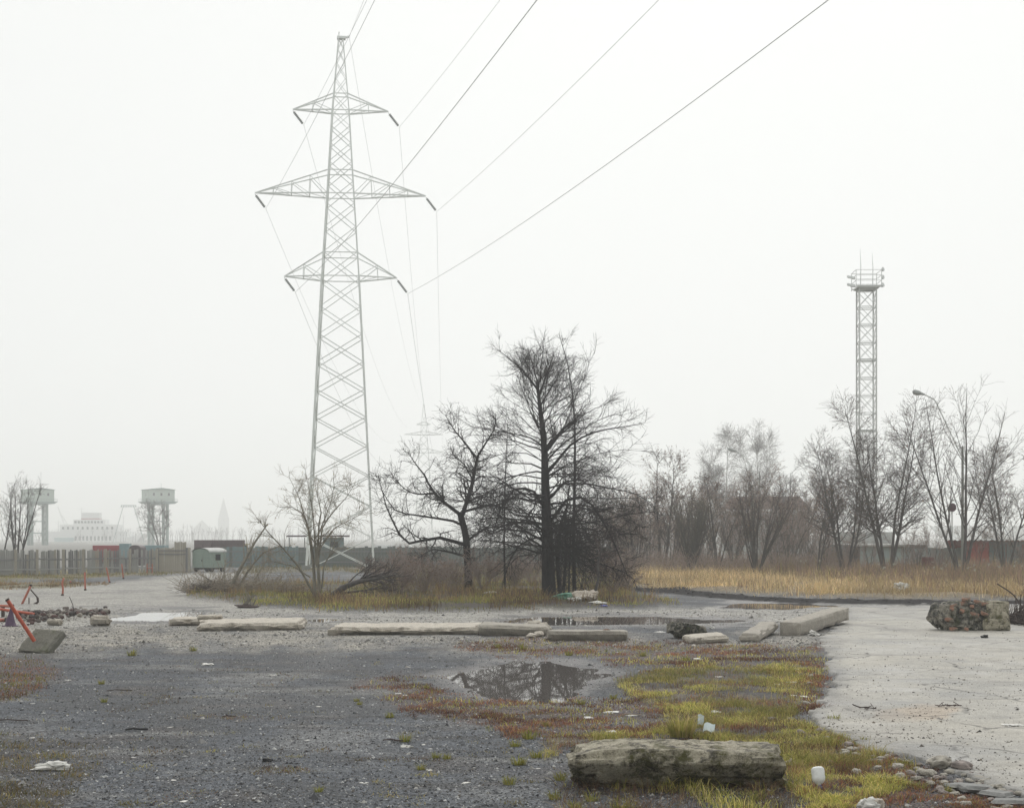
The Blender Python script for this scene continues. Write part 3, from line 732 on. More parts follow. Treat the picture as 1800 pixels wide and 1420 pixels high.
def pole(x, d, ytop, r, label):
    root = empty('utility_pole', (at(x, d), d, -0.02), 0, label, 'pole'); h = zat(ytop, d)
    MB().tube([(0, 0, 0), (0, 0, h)], [r * 1.2, r * .8], 9).build('post', M_pole, root)
    MB().bar((-0.45, 0, h - .35), (0.45, 0, h - .35), 0.08).build('cross_bar', M_wood3, root)
pole(1323, 160.0, 852, 0.16, 'old wooden utility pole standing up behind the many-stemmed shrub')
def round_sign():
    d = 108.0; root = empty('road_sign', (at(1674, d), d, hz(at(1674, d), d)), 0.15, 'dark reddish round sign on a post beside the tall sparse tree', 'sign'); z = zat(898, d)
    MB().tube([(0, 0.05, 0), (0, 0.05, z + .3)], 0.035, 7).build('post', M_pole, root)
    MB().lathe([(0.29, -0.012), (0.30, 0), (0.29, 0.012)], 24, Matrix.Translation((0, 0, z)) @ Euler((math.pi/2, 0, 0)).to_matrix().to_4x4()).build('sign_plate', M_sign, root)
round_sign()

# ------------------------------------------------------------------ control towers, ship, church
def control_tower(x, d, rz, label, ladder):
    root = empty('control_tower', (at(x, d), d, -0.02), rz, label, 'control tower'); k = d / F
    zt, zb = zat(861, d), zat(882, d); L, Wd = 6.4 * d / 400 * 1.1, 4.2 * d / 400 * 1.15
    MB().box((0, 0, (zt + zb) / 2), (L, Wd, zt - zb)).build('cabin', M_cabin, root)
    MB().prism([(-L/2 - .35, zt), (L/2 + .35, zt), (L/2 + .35, zt + .12), (0, zt + 0.75), (-L/2 - .35, zt + .12)], -Wd/2 - .35, Wd/2 + .35).build('roof', M_cabin_steel, root)
    MB().prism([(-L/2 - 1.0, zb + .12), (-L/2 - 1.0, zb - .05), (-L/2 + .3, zb - 0.75), (L/2 - .3, zb - 0.75), (L/2 + 1.0, zb - .05), (L/2 + 1.0, zb + .12)], -Wd/2 - .9, Wd/2 + .9).build('balcony', M_cabin_steel, root)
    rl = MB()
    for s in (-1, 1):
        for z in (0.55, 1.05): rl.bar((-L/2 - .95, s * (Wd/2 + .85), zb + z), (L/2 + .95, s * (Wd/2 + .85), zb + z), 0.06); rl.bar((s * (L/2 + .95), -Wd/2 - .85, zb + z), (s * (L/2 + .95), Wd/2 + .85, zb + z), 0.06)
        for q in np.linspace(-L/2 - .95, L/2 + .95, 7): rl.bar((q, s * (Wd/2 + .85), zb), (q, s * (Wd/2 + .85), zb + 1.05), 0.05)
    rl.build('railing', M_cabin_steel, root)
    for xw in (-0.28, 0.0, 0.28):
        w = MB().box((xw * L, -Wd/2 - 0.03, zb + (zt - zb) * .62), (0.75, 0.06, 1.0)).build('window', M_glass, root)
        MB().box((xw * L, -Wd/2 - 0.05, zb + (zt - zb) * .62 - .55), (0.95, 0.14, 0.1)).build('sill', M_cabin, w)
    for yw in (-0.2,): MB().box((-L/2 - .03, yw * Wd, zb + (zt - zb) * .6), (0.06, 0.7, 1.2)).build('window', M_glass, root)
    for xl in (-0.27, 0.27):
        lg = MB(); lw = 1.15
        for sy in (-1, 1): lg.bar((xl * L, sy * Wd * .3, 0), (xl * L, sy * Wd * .3, zb - .5), 0.95)
        for z in np.arange(1, zb - 1, 2.2): lg.bar((xl * L, -Wd * .3, z), (xl * L, Wd * .3, z + 2.0), 0.22); lg.bar((xl * L, Wd * .3, z), (xl * L, -Wd * .3, z + 2.0), 0.22)
        lg.build('leg', M_cabin_steel, root)
    br = MB()
    for sy in (-1, 1):
        pr = None
        for t in np.linspace(0, math.pi, 9):
            p = np.array([-math.cos(t) * .24 * L, sy * Wd * .3, zb - 2.2 + math.sin(t) * 1.3])
            if pr is not None: br.bar(pr, p, 0.3)
            pr = p
        for z in (zb * .28, zb * .55): br.bar((-.27 * L, sy * Wd * .3, z), (.27 * L, sy * Wd * .3, z), 0.3)
    br.build('portal_brace', M_cabin_steel, root)
    if ladder:
        ld = MB()
        for q in (-0.35, 0.35): ld.bar((-L * .27 - 1.7 + q, -Wd * .3, 0), (-L * .27 - 1.7 + q, -Wd * .3, zb), 0.1)
        for z in np.arange(0.5, zb, 0.8): ld.bar((-L * .27 - 2.05, -Wd * .3, z), (-L * .27 - 1.35, -Wd * .3, z), 0.06)
        for z in (zb * .35, zb * .65): ld.bar((-L * .27 - 2.3, -Wd * .3, z), (-L * .27, -Wd * .3, z), 0.18)
        ld.build('ladder', M_cabin_steel, root)
    MB().tube([(1.2, 0, zt), (1.2, 0, zt + 2.6)], 0.05, 5).build('aerial', M_cabin_steel, root)
control_tower(278, 600.0, math.radians(32), 'pale green control tower with ladder, right of the two', True)
control_tower(66, 595.0, math.radians(34), 'pale control tower partly behind the bare tree, left of the two', False)

def ship():
    d = 1050.0; root = empty('ship', (at(150, d), d, 0.0), math.radians(-8), 'white ship with red funnel band moored behind the fence', 'ship'); s = d / F
    X = lambda x: (x - 150) * s; Zz = lambda y: zat(y, d)
    def blk(name, x0, x1, y0, y1, dep, mat=M_ship, par=root): return MB().box(((X(x0)+X(x1))/2, 0, (Zz(y0)+Zz(y1))/2), (X(x1)-X(x0), dep, Zz(y0)-Zz(y1))).build(name, mat, par)
    MB().prism([(X(60), 0), (X(250), 0), (X(262), Zz(938)), (X(205), Zz(950)), (X(60), Zz(950))], -6, 6).build('hull', M_ship, root)
    d1 = blk('deck_house', 78, 232, 934, 951, 10); d2 = blk('deck_house', 108, 214, 922, 934, 8.5); d3 = blk('bridge', 132, 190, 913, 922, 7)
    for x_ in range(138, 204, 7): MB().box((X(x_), -5.05, Zz(946)), (1.4, 0.1, 3.0)).build('window', M_glass, d1)
    for x_ in range(114, 210, 9): MB().box((X(x_), -4.3, Zz(928)), (1.3, 0.1, 1.7)).build('window', M_glass, d2)
    for x_ in range(136, 188, 6): MB().box((X(x_), -3.55, Zz(917.5)), (1.5, 0.1, 1.4)).build('window', M_glass, d3)
    blk('hatch', 100, 135, 945, 960, 12.6, M_ship_teal)
    fn = blk('funnel', 145, 178, 901, 913, 4.0); MB().box(((X(145)+X(178))/2, 0, Zz(914)), (X(178)-X(145)+.15, 4.2, Zz(911)-Zz(917.5))).build('red_band', M_red_metal, fn)
    for x_, y_ in ((143, 892), (220, 905), (100, 915), (178, 900)): MB().tube([(X(x_), 0, Zz(935)), (X(x_), 0, Zz(y_))], [.4, .2], 6).bar((X(x_ - 5), 0, Zz(y_ + 3)), (X(x_ + 5), 0, Zz(y_ + 3)), .15).build('mast', M_ship, root)
    for a, b in (((100, 890), (118, 935)), ((108, 905), (130, 940))): MB().bar((X(a[0]), -1, Zz(a[1])), (X(b[0]), -1, Zz(b[1])), .45).build('derrick', M_ship, root)
    rl = MB()
    for y_ in (932, 933): rl.bar((X(80), -4.9, Zz(y_ - 1)), (X(230), -4.9, Zz(y_ - 1)), .08)
    rl.build('railing', M_ship, root)
ship()
def lamp_gantry():
    d = 960.0; root = empty('lamp_gantry', (at(226, d), d, 0), 0, 'faint A-shaped frame carrying a bar of lamps beside the right control tower', 'gantry'); z = zat(888, d)
    for s in (-1, 1): MB().bar((s * 9.6, 0, 0), (s * 3.1, 0, z), 0.34).build('strut', M_cabin_steel, root)
    MB().bar((-4.6, 0, z), (4.6, 0, z), 0.34).build('lamp_bar', M_cabin_steel, root)
    for x_ in np.linspace(-4.4, 4.4, 7): MB().lathe([(.14, .1), (.36, 0), (.5, -1)], 7, Matrix.Translation((x_, 0, z - .1))).build('lamp', M_cabin_steel, root)
lamp_gantry()
def church():
    d = 2500.0; root = empty('church', (at(393, d), d, 0), math.radians(12), 'faint church with a pointed spire almost lost in the fog', 'church'); s = d / F; Zz = lambda y: zat(y, d); w = 17.2
    MB().box((0, 0, Zz(913) / 2), (w, w, Zz(913))).build('tower', M_stone_church, root)
    MB().add([(-w/2, -w/2, Zz(913)), (w/2, -w/2, Zz(913)), (w/2, w/2, Zz(913)), (-w/2, w/2, Zz(913)), (0, 0, Zz(874))], [(0,1,4), (1,2,4), (2,3,4), (3,0,4)]).build('spire', M_stone_church, root)
    MB().prism([(-51, 0), (-w/2, 0), (-w/2, Zz(934)), (-51, Zz(934))], -6, 6).build('nave', M_stone_church, root)
    MB().prism([(-47, 0), (-21, 0), (-21, Zz(928)), (-34, Zz(914)), (-47, Zz(928))], -7, 8).build('gable', M_stone_church, root)
    for z in (Zz(905) * .62, Zz(905) * .8): MB().box((0, -w/2 - .1, z), (1.8, .3, 4)).build('window', M_glass, root)
church()

# ------------------------------------------------------------------ fences
def plank_fence():
    y_of = lambda x: np.interp(x, [-60, 0, 335], [1013.5, 1012, 1004.5])
    root = empty('plank_fence', (*G(130, y_of(130)), 0), 0, 'weathered grey plank fence with gaps along the left', 'fence'); o = np.array(root.location)
    rng = random.Random(3)
    def W(x, z, off=0.0): g = G(x, y_of(x)); return np.array([g[0], g[1] + off, z]) - np.array([o[0], o[1], 0])
    pl = [MB().box((0, 0, 0.5), (1, 0.025, 1)).mesh('plank') for _ in range(3)]
    for me, mt in zip(pl, (M_wood, M_wood3, M_wood2)): me.materials.append(mt)
    posts = [-58, 28, 66, 112, 147, 186, 229, 276]
    for x in posts: MB().box((0, 0, 0), (0.17, 0.17, 1.95)).build('post', M_wood2, root, loc=tuple(W(x, 0.95, -0.10)))
    for a, b in zip(posts[:-1], posts[1:]):
        for z in (0.45, 1.15):
            p, q = W(a, z + rng.uniform(-.06, .06), -0.045), W(b, z + rng.uniform(-.06, .06), -0.045); MB().bar(p, q, 0.05, 0.12).build('rail', M_wood3 if z > 1 else M_wood, root)
    x = -58.0
    while x < 275:
        wpx = rng.uniform(2.6, 4.4)
        gap = rng.random() < (0.02 if x < 28 else 0.06)
        if not gap:
            k = rng.choices((0, 1, 2), (0.55, 0.3, 0.15))[0]; h = rng.uniform(1.72, 1.9) + (0.06 if x < 28 else 0); c = W(x + wpx / 2, 0.03)
            ob = link('plank', pl[k], None, root, tuple(c), (0, rng.uniform(-.02, .02), math.radians(-9 if x < 28 else -4)))
            ob.scale = (wpx * 115 / F * 0.94, 1, h if rng.random() > .1 else h * rng.uniform(.6, .9))
        x += wpx
    return pl
PLANKS = plank_fence()
def board_gate():
    root = empty('board_gate', (*G(303, 1005), 0), math.radians(-4), 'tall pale board gate panel at the end of the plank fence', 'gate'); rng = random.Random(4); s = 129.0 / F
    for i in range(14):
        x = (278 + i * 3.55 - 303 + 1.7) * s; h = 1.95 if i < 8 else 2.42
        ob = link('board', PLANKS[2], None, root, (x, 0, 0.03), (0, rng.uniform(-.01, .01), 0)); ob.scale = (3.4 * s, 1.2, h + rng.uniform(-.04, .04))
    for z in (1.45, 1.75): MB().bar((-25 * s, -.06, z), (24 * s, -.06, z), 0.05, 0.09).build('rail', M_wood3, root)
    for x in (-26, 26, 30): MB().box((x * s, 0.0, 1.0), (0.18, 0.18, 2.0)).build('post', M_wood3 if x < 30 else M_wood2, root)
board_gate()
def back_fence():
    """dark mossy board fence behind the pylon foot"""
    d = 150.0; root = empty('board_fence', (at(560, d), d, -0.02), 0, 'long dark mossy board fence running behind the pylon foot', 'fence'); rng = random.Random(6)
    me = MB().box((0, 0, 0.5), (1, 0.03, 1)).mesh('board'); me.materials.append(M_hedgefence); me2 = me.copy(); me2.materials.clear(); me2.materials.append(M_teal)
    x = 392.0
    while x < 1090:
        w = rng.uniform(4.5, 6.5); c = (at(x + w / 2, d) - at(560, d), 0, 0)
        ob = link('board', me2 if x < 520 and rng.random() < .7 else me, None, root, c); ob.scale = (w * d / F * 0.97, 1, zat(961, d) + rng.uniform(-.12, .08) + 0.02); x += w
    for z in (0.5, 1.5): MB().bar((at(392, d) - at(560, d), -.05, z), (at(1090, d) - at(560, d), -.05, z), 0.05, 0.1).build('rail', M_wood3, root)
back_fence()

# ------------------------------------------------------------------ wagons, containers, sheds on the left
def green_wagon():
    d = 128.0; s = d / F; root = empty('site_wagon', (at(353, d), d, 0), math.radians(-28), 'green round-roofed site wagon beside the board gate', 'wagon')
    w, L, h = 1.75, 2.2, 1.55; z0 = 0.35
    poly = [(-w/2, z0), (w/2, z0), (w/2, z0 + h * .82)] + [(w/2 * math.cos(t), z0 + h * .82 + 0.3 * math.sin(t)) for t in np.linspace(0, math.pi, 9)[1:-1]] + [(-w/2, z0 + h * .82)]
    MB().prism(poly, 0, L).build('body', M_green_paint, root)
    rp = [((w/2 + .06) * math.cos(t), z0 + h * .82 + 0.36 * math.sin(t)) for t in np.linspace(0, math.pi, 11)] + [((w/2) * math.cos(t), z0 + h * .82 + 0.31 * math.sin(t)) for t in np.linspace(math.pi, 0, 11)]
    m = MB(); n = len(rp); m.add([(x, -0.05, z) for x, z in rp] + [(x, L + .05, z) for x, z in rp], [(i, (i+1) % n, (i+1) % n + n, i + n) for i in range(n)]); m.build('roof', M_roof_pale, root)
    dr = MB().box((-0.1, -0.02, z0 + .62), (0.7, 0.04, 1.2)).build('door', M_green_paint, root); MB().box((0.16, -0.06, z0 + .6), (0.05, 0.05, 0.14)).build('handle', M_black, dr)
    MB().box((w/2 + .02, L * .5, z0 + .85), (0.04, 0.6, 0.5)).build('window', M_glass, root)
    MB().box((0, L/2, 0.28), (w * .9, L * .95, 0.14)).build('chassis', M_black, root)
    for sx in (-1, 1):
        for y_ in (0.4, L - .4): MB().lathe([(.12, -.07), (.24, -.07), (.24, .07), (.12, .07)], 14, Matrix.Translation((sx * w * .45, y_, .24)) @ Euler((0, math.pi/2, 0)).to_matrix().to_4x4()).build('wheel', M_black, root)
green_wagon()
def container(x, d, rz, size, mat, label, cat, ribs=True, barrel=False, name='container'):
    root = empty(name, (at(x, d), d, -0.02), rz, label, cat); w, L, h = size
    if barrel: MB().prism([(-w/2, .15), (w/2, .15), (w/2, h * .85)] + [(w/2 * math.cos(t), h * .85 + h * .15 * math.sin(t)) for t in np.linspace(0, math.pi, 9)[1:-1]] + [(-w/2, h * .85)], 0, L).build('body', mat, root)
    else: MB().box((0, L/2, h/2 + .08), (w, L, h - .16)).build('body', mat, root)
    if ribs:
        for z in np.linspace(.35, h - .3, 6): MB().box((w/2 + .02, L/2, z), (0.05, L * .98, 0.10)).build('rib', mat, root)
    for s in (-1, 1): MB().box((s * w * .24, -0.02, h * .48), (w * .44, 0.05, h * .78)).build('door', mat, root)
    MB().box((0, L/2, 0.05), (w * .9, L * .95, 0.12)).build('skid', M_black, root)
container(357, 152.0, math.radians(-33), (2.4, 4.6, 2.6), plain('dark_brown_metal', (0.15, 0.115, 0.12), (0.11, 0.085, 0.09), 3, .7, .2), 'dark brown ribbed container rising behind the green wagon', 'container')
container(186, 172.0, 0.02, (2.9, 2.4, 1.98), M_red_metal, 'low red container showing just above the plank fence', 'container')
container(218, 166.0, 0.1, (1.0, 2.0, 2.2), M_blue_metal, 'narrow pale blue box behind the plank fence', 'container', False)
container(237, 160.0, 0.0, (1.15, 2.4, 2.08), M_brown_metal, 'small brown round-roofed wagon behind the plank fence', 'wagon', False, True, 'goods_wagon')
container(268, 175.0, 0.0, (2.6, 2.4, 1.98), M_blue_metal, 'pale teal low shed behind the fence, left of the board gate', 'shed', False, False, 'small_shed')
def booth():
    d = 165.0; root = empty('flat_roof_hut', (at(586, d), d, -0.02), 0.1, 'small grey hut with an overhanging flat roof behind the board fence', 'hut'); s = d / F
    MB().box((0, 1.2, zat(944, d) / 2), (2.2, 2.4, zat(944, d))).build('wall', M_teal, root)
    MB().box((-1.6, 1.2, zat(943, d) + .08), (6.6, 3.4, 0.16)).build('roof', M_brown_metal, root)
    MB().box((0.1, -0.02, 2.1), (0.8, 0.05, 0.6)).build('window', M_glass, root)
    for x_ in (-4.6, -3): MB().tube([(x_, 0, 0), (x_, 0, zat(944, d))], .06, 6).build('roof_post', M_pole, root)
booth()
def digger():
    d = 163.0; root = empty('digger', (at(428, d), d, -0.02), 0.2, 'yellow digger cab showing left of the dark board fence', 'digger')
    MB().box((0, 0, 0.95), (1.5, 2.0, 0.7)).build('body', M_yellow, root); MB().prism([(-.45, 1.3), (.5, 1.3), (.42, 2.1), (-.35, 2.1)], -.5, .5).build('cab', M_yellow, root)
    MB().box((0.05, 0, 2.15), (1.3, 1.3, .09)).build('roof', M_yellow, root); MB().box((0.03, -.52, 1.75), (.55, .04, .5)).build('window', M_glass, root)
    for s in (-1, 1): MB().prism([(-.95, .25), (-.75, .02), (.75, .02), (.95, .25), (.75, .55), (-.75, .55)], s * .8 - .2, s * .8 + .2).build('track', M_black, root)
digger()
def far_house(x, d, w, yt, label, mat, roofmat):
    root = empty('low_house', (at(x, d), d, -0.02), 0.05, label, 'house'); z = zat(yt, d)
    MB().box((0, 2.5, z / 2 - .3), (w, 5, z - .6)).build('wall', mat, root)
    MB().prism([(-w/2 - .3, z - .62), (w/2 + .3, z - .62), (w/2 - .8, z), (-w/2 + .8, z)], -.4, 5.4).build('roof', roofmat, root)
    for q in np.linspace(-w * .35, w * .35, 4): MB().box((q, -.03, z * .5), (.9, .06, .9)).build('window', M_glass, root)
far_house(690, 240.0, 6.6, 957, 'low white-roofed shed behind the board fence right of the pylon', M_cabin_steel, M_ship)

# ------------------------------------------------------------------ garages on the right
def garages():
    d = 128.0; s = d / F; root = empty('garage_row', (at(1755, d), d, 0), 0, 'teal-doored garage with red brick pier and pale corrugated roof', 'garage'); X = lambda x: at(x, d) - at(1755, d)
    zt = zat(951, d)
    MB().box((X(1722), 0.6, zt / 2), (X(1738) - X(1706), 1.2, zt)).build('brick_pier', M_red_brick, root)
    for r in range(17):
        for c in range(6):
            off = 0.125 if r % 2 else 0
            xx = X(1706) + 0.125 + c * 0.255 + off
            if xx > X(1738) - 0.1: continue
            ob = link('brick', BR_ME, None, root, (xx, -0.002, 0.08 + r * 0.148)); ob.scale = (0.235, 0.03, 0.125)
    for x0, x1 in ((1740, 1768), (1770, 1797), (1800, 1830)):
        dr = MB().box(((X(x0) + X(x1)) / 2, .1, 1.12), (X(x1) - X(x0), .08, 2.24)).build('door', M_teal, root)
        for q in np.linspace(X(x0) + .06, X(x1) - .06, 7): MB().box((q, .04, 1.12), (.05, .05, 2.2)).build('door_rib', M_teal, dr)
    MB().box(((X(1738) + X(1860)) / 2, .5, 2.38), (X(1860) - X(1738), .9, .26)).build('lintel', M_wood3, root)
    z0, z1 = zat(949, d), zat(924, d + 6); rf = MB(); n = 90; xs = np.linspace(X(1655), X(1862), n); wv = 0.05 * np.sin(np.arange(n) * 1.6)
    V = [(x, -0.5, z0 + w) for x, w in zip(xs, wv)] + [(x + .6, 6.0, z1 + w) for x, w in zip(xs, wv)] + [(x, -0.5, z0 + w - .04) for x, w in zip(xs, wv)] + [(x + .6, 6.0, z1 + w - .04) for x, w in zip(xs, wv)]
    rf.add(V, [(i, i+1, n+i+1, n+i) for i in range(n-1)] + [(2*n+i+1, 2*n+i, 3*n+i, 3*n+i+1) for i in range(n-1)] + [(i+1, i, 2*n+i, 2*n+i+1) for i in range(n-1)])
    rf.build('roof', M_roof_pale, root)
    MB().box(((X(1700) + X(1860)) / 2, 5.6, 1.4), (X(1860) - X(1700), .3, 2.8)).build('back_wall', M_red_brick, root)
BR_ME = MB().box((0, 0, 0), (1, 1, 1)).mesh('brick'); BR_ME.materials.append(M_red_brick)
garages()
def teal_shed():
    d = 131.0; root = empty('board_shed', (at(1640, d), d, 0), 0, 'grey-teal board shed left of the red brick pier', 'shed'); X = lambda x: at(x, d) - at(1640, d); rng = random.Random(8)
    me = MB().box((0, 0, .5), (1, .03, 1)).mesh('board'); me.materials.append(plain('grey_teal_boards', (0.36, 0.43, 0.43), (0.26, 0.32, 0.32), 5, .85, .3, stretch=(3, 3, .4)))
    me3 = me.copy(); me3.materials.clear(); me3.materials.append(M_wood)
    x = 1512.0
    while x < 1702:
        w = rng.uniform(4, 5.5); ob = link('board', me3 if rng.random() < .2 else me, None, root, (X(x + w/2), 0, 0)); ob.scale = (w * d / F * .97, 1, zat(963 if x > 1596 else 960, d) + rng.uniform(-.05, .05)); x += w
    z0 = zat(960, d); MB().prism([(X(1512), z0), (X(1598), z0), (X(1598), z0 + .14), (X(1512), z0 + .14)], -.35, 4).build('roof', M_roof_pale, root)
    MB().box((X(1560), 3.4, 1.1), (X(1690) - X(1512), .2, 2.2)).build('back_wall', M_wood3, root)
    MB().box((X(1540), 3.9, zat(945, d) ), (X(1600) - X(1500), .2, 1.0)).build('gable_board', M_roof_pale, root)
teal_shed()
def barrel():
    d = 117.0; root = empty('rusty_drum', (at(1631, d), d, hz(at(1631, d), d) ), 0, 'dark red rusty drum standing in the weeds before the teal shed', 'drum')
    MB().lathe([(.29, 0), (.31, .02), (.30, .3), (.32, .33), (.30, .36), (.30, .66), (.32, .69), (.30, .72), (.31, 1.0), (.29, 1.02)], 20, Matrix.Diagonal((1.5, 1.5, 1.15, 1))).build('drum_shell', plain('drum_red', (0.16, 0.04, 0.035), (0.08, 0.025, 0.02), 6, .7, .3), root)
    MB().lathe([(.26, 1.0), (.26, 1.04)], 16, Matrix.Diagonal((1.5, 1.5, 1.15, 1))).build('lid', M_rust, root)
barrel()
def brick_house():
    d = 265.0; root = empty('brick_house', (at(1352, d), d, -.02), 0.04, 'misty red brick house with a white eaves line behind the thicket', 'house'); X = lambda x: at(x, d) - at(1352, d)
    MB().box((0, 4, zat(899, d) / 2), (X(1425) - X(1282), 8, zat(899, d))).build('wall', plain('pale_wall', (0.42, 0.43, 0.41), (0.33, 0.34, 0.33), 1, .9, 0), root)
    MB().box((0, 4, zat(897, d)), (X(1430) - X(1277), 9, 0.4)).build('eaves', M_ship, root)
    MB().prism([(X(1280), zat(896, d) + .05), (X(1427), zat(896, d) + .05), (X(1405), zat(872, d)), (X(1302), zat(872, d))], -.3, 8.5).build('roof', plain('red_roof', (0.20, 0.125, 0.11), (0.14, 0.09, 0.08), 2, .9, 0), root)
    for x_ in (1296, 1322, 1350, 1380, 1408):
        w = MB().box((X(x_), -.03, zat(920, d)), (1.1, .06, 1.4)).build('window', M_glass, root); MB().box((X(x_), -.07, zat(930, d)), (1.3, .14, .12)).build('sill', M_ship, w)
brick_house()
# ------------------------------------------------------------------ bare trees
def grow(rng, P0, D, L, R0, K, wig=0.15, trop=(0, 0, 0), tip=0.25):
    N = len(P0); P = np.empty((N, K, 3)); P[:, 0] = P0; d = unit(np.array(D, float))
    trop = np.asarray(trop, float)
    for k in range(1, K):
        d = unit(d + rng.normal(0, wig, (N, 3)) + trop)
        P[:, k] = P[:, k-1] + d * (L / (K - 1))[:, None]
    return P, R0[:, None] * np.linspace(1, tip, K)[None]
def spawn(rng, P, R, n, t0, t1, a0, a1):
    N, K, _ = P.shape; idx = np.repeat(np.arange(N), n); M = len(idx)
    t = rng.uniform(t0, t1, M); f = t * (K - 1); k = np.minimum(f.astype(int), K - 2); w = (f - k)[:, None]
    A, B = P[idx, k], P[idx, k + 1]; pos = A * (1 - w) + B * w; tan = unit(B - A)
    r = R[idx, k] * (1 - w[:, 0]) + R[idx, k + 1] * w[:, 0]
    a, b = orth(tan); ph = rng.uniform(0, 2 * math.pi, M)[:, None]; side = a * np.cos(ph) + b * np.sin(ph)
    an = np.radians(rng.uniform(a0, a1, M))[:, None]
    return pos, unit(tan * np.cos(an) + side * np.sin(an)), t, r, idx
def plen(P): return np.linalg.norm(np.diff(P, axis=1), axis=2).sum(axis=1)
def resample(pts, K):
    pts = np.array(pts, float); s = np.concatenate([[0], np.cumsum(np.linalg.norm(np.diff(pts, axis=0), axis=1))])
    t = np.linspace(0, s[-1], K); return np.column_stack([np.interp(t, s, pts[:, i]) for i in range(3)])
def level(rng, P, R, n, length, K, ang=(35, 70), t=(0.2, 1.0), wig=0.18, trop=(0, 0, 0), rr=0.5, rmin=0.006, tip=0.3, taper_len=0.5):
    """children of every polyline in P"""
    pos, D, tt, r, idx = spawn(rng, P, R, n, t[0], t[1], *ang)
    L = rng.uniform(length[0], length[1], len(pos)) * (1 - taper_len * tt)
    return grow(rng, pos, D, L, np.maximum(r * rr, rmin), K, wig, trop, tip)
def leaf_quads(rng, P, n, size, palette):
    """n small dead leaves hung on random points of the twigs P"""
    i = rng.integers(0, len(P), n); k = rng.integers(1, P.shape[1], n)
    c = P[i, k] + rng.normal(0, 0.04, (n, 3)); a = unit(rng.normal(0, 1, (n, 3))); b = unit(np.cross(a, rng.normal(0, 1, (n, 3))))
    s = rng.uniform(0.6, 1.3, n)[:, None] * size
    V = np.stack([c - a * s, c + b * s * 0.6, c + a * s, c - b * s * 0.6], axis=1).reshape(-1, 3)
    pal = np.array(palette)[rng.integers(0, len(palette), n)] * rng.uniform(0.7, 1.3, (n, 1))
    return V, np.arange(4 * n).reshape(-1, 4), np.repeat(pal, 4, axis=0)
def tree_object(name, loc, label, cat, group, wood, boughs, twigs, mats, leaves=None):
    """thing > trunk, bough, crown (twigs), dead leaves"""
    root = empty(name, loc, 0, label, cat, group)
    for part, b, mat, sm in (('trunk', wood, mats[0], True), ('boughs', boughs, mats[0], True), ('crown', twigs, mats[1], False)):
        if b:
            V, q = tube_arrays(b); o = link(part, arr_mesh(part, V, q, None, sm), mat, root)
    if leaves is not None:
        V, q, c = leaves; link('leaves', arr_mesh('leaves', V, q, c), M_leaf, root)
    return root

def pixel_tree(base, d, lines, yspread, seed):
    """trunk and limbs traced as (points, r0, r1); returned as local polylines with depth of their own"""
    rng = np.random.default_rng(seed); s = d / F; out = []
    for pts, r0, r1 in lines:
        p = np.array(pts, float); loc = np.column_stack([(p[:, 0] - base[0]) * s, np.zeros(len(p)), (base[1] - p[:, 1]) * s])
        loc[:, 1] = loc[0, 0] * 0 + np.linspace(0, rng.uniform(-1, 1) * yspread, len(p))
        q = resample(loc, 10); out.append((q, np.linspace(r0, r1, 10)))
    return out

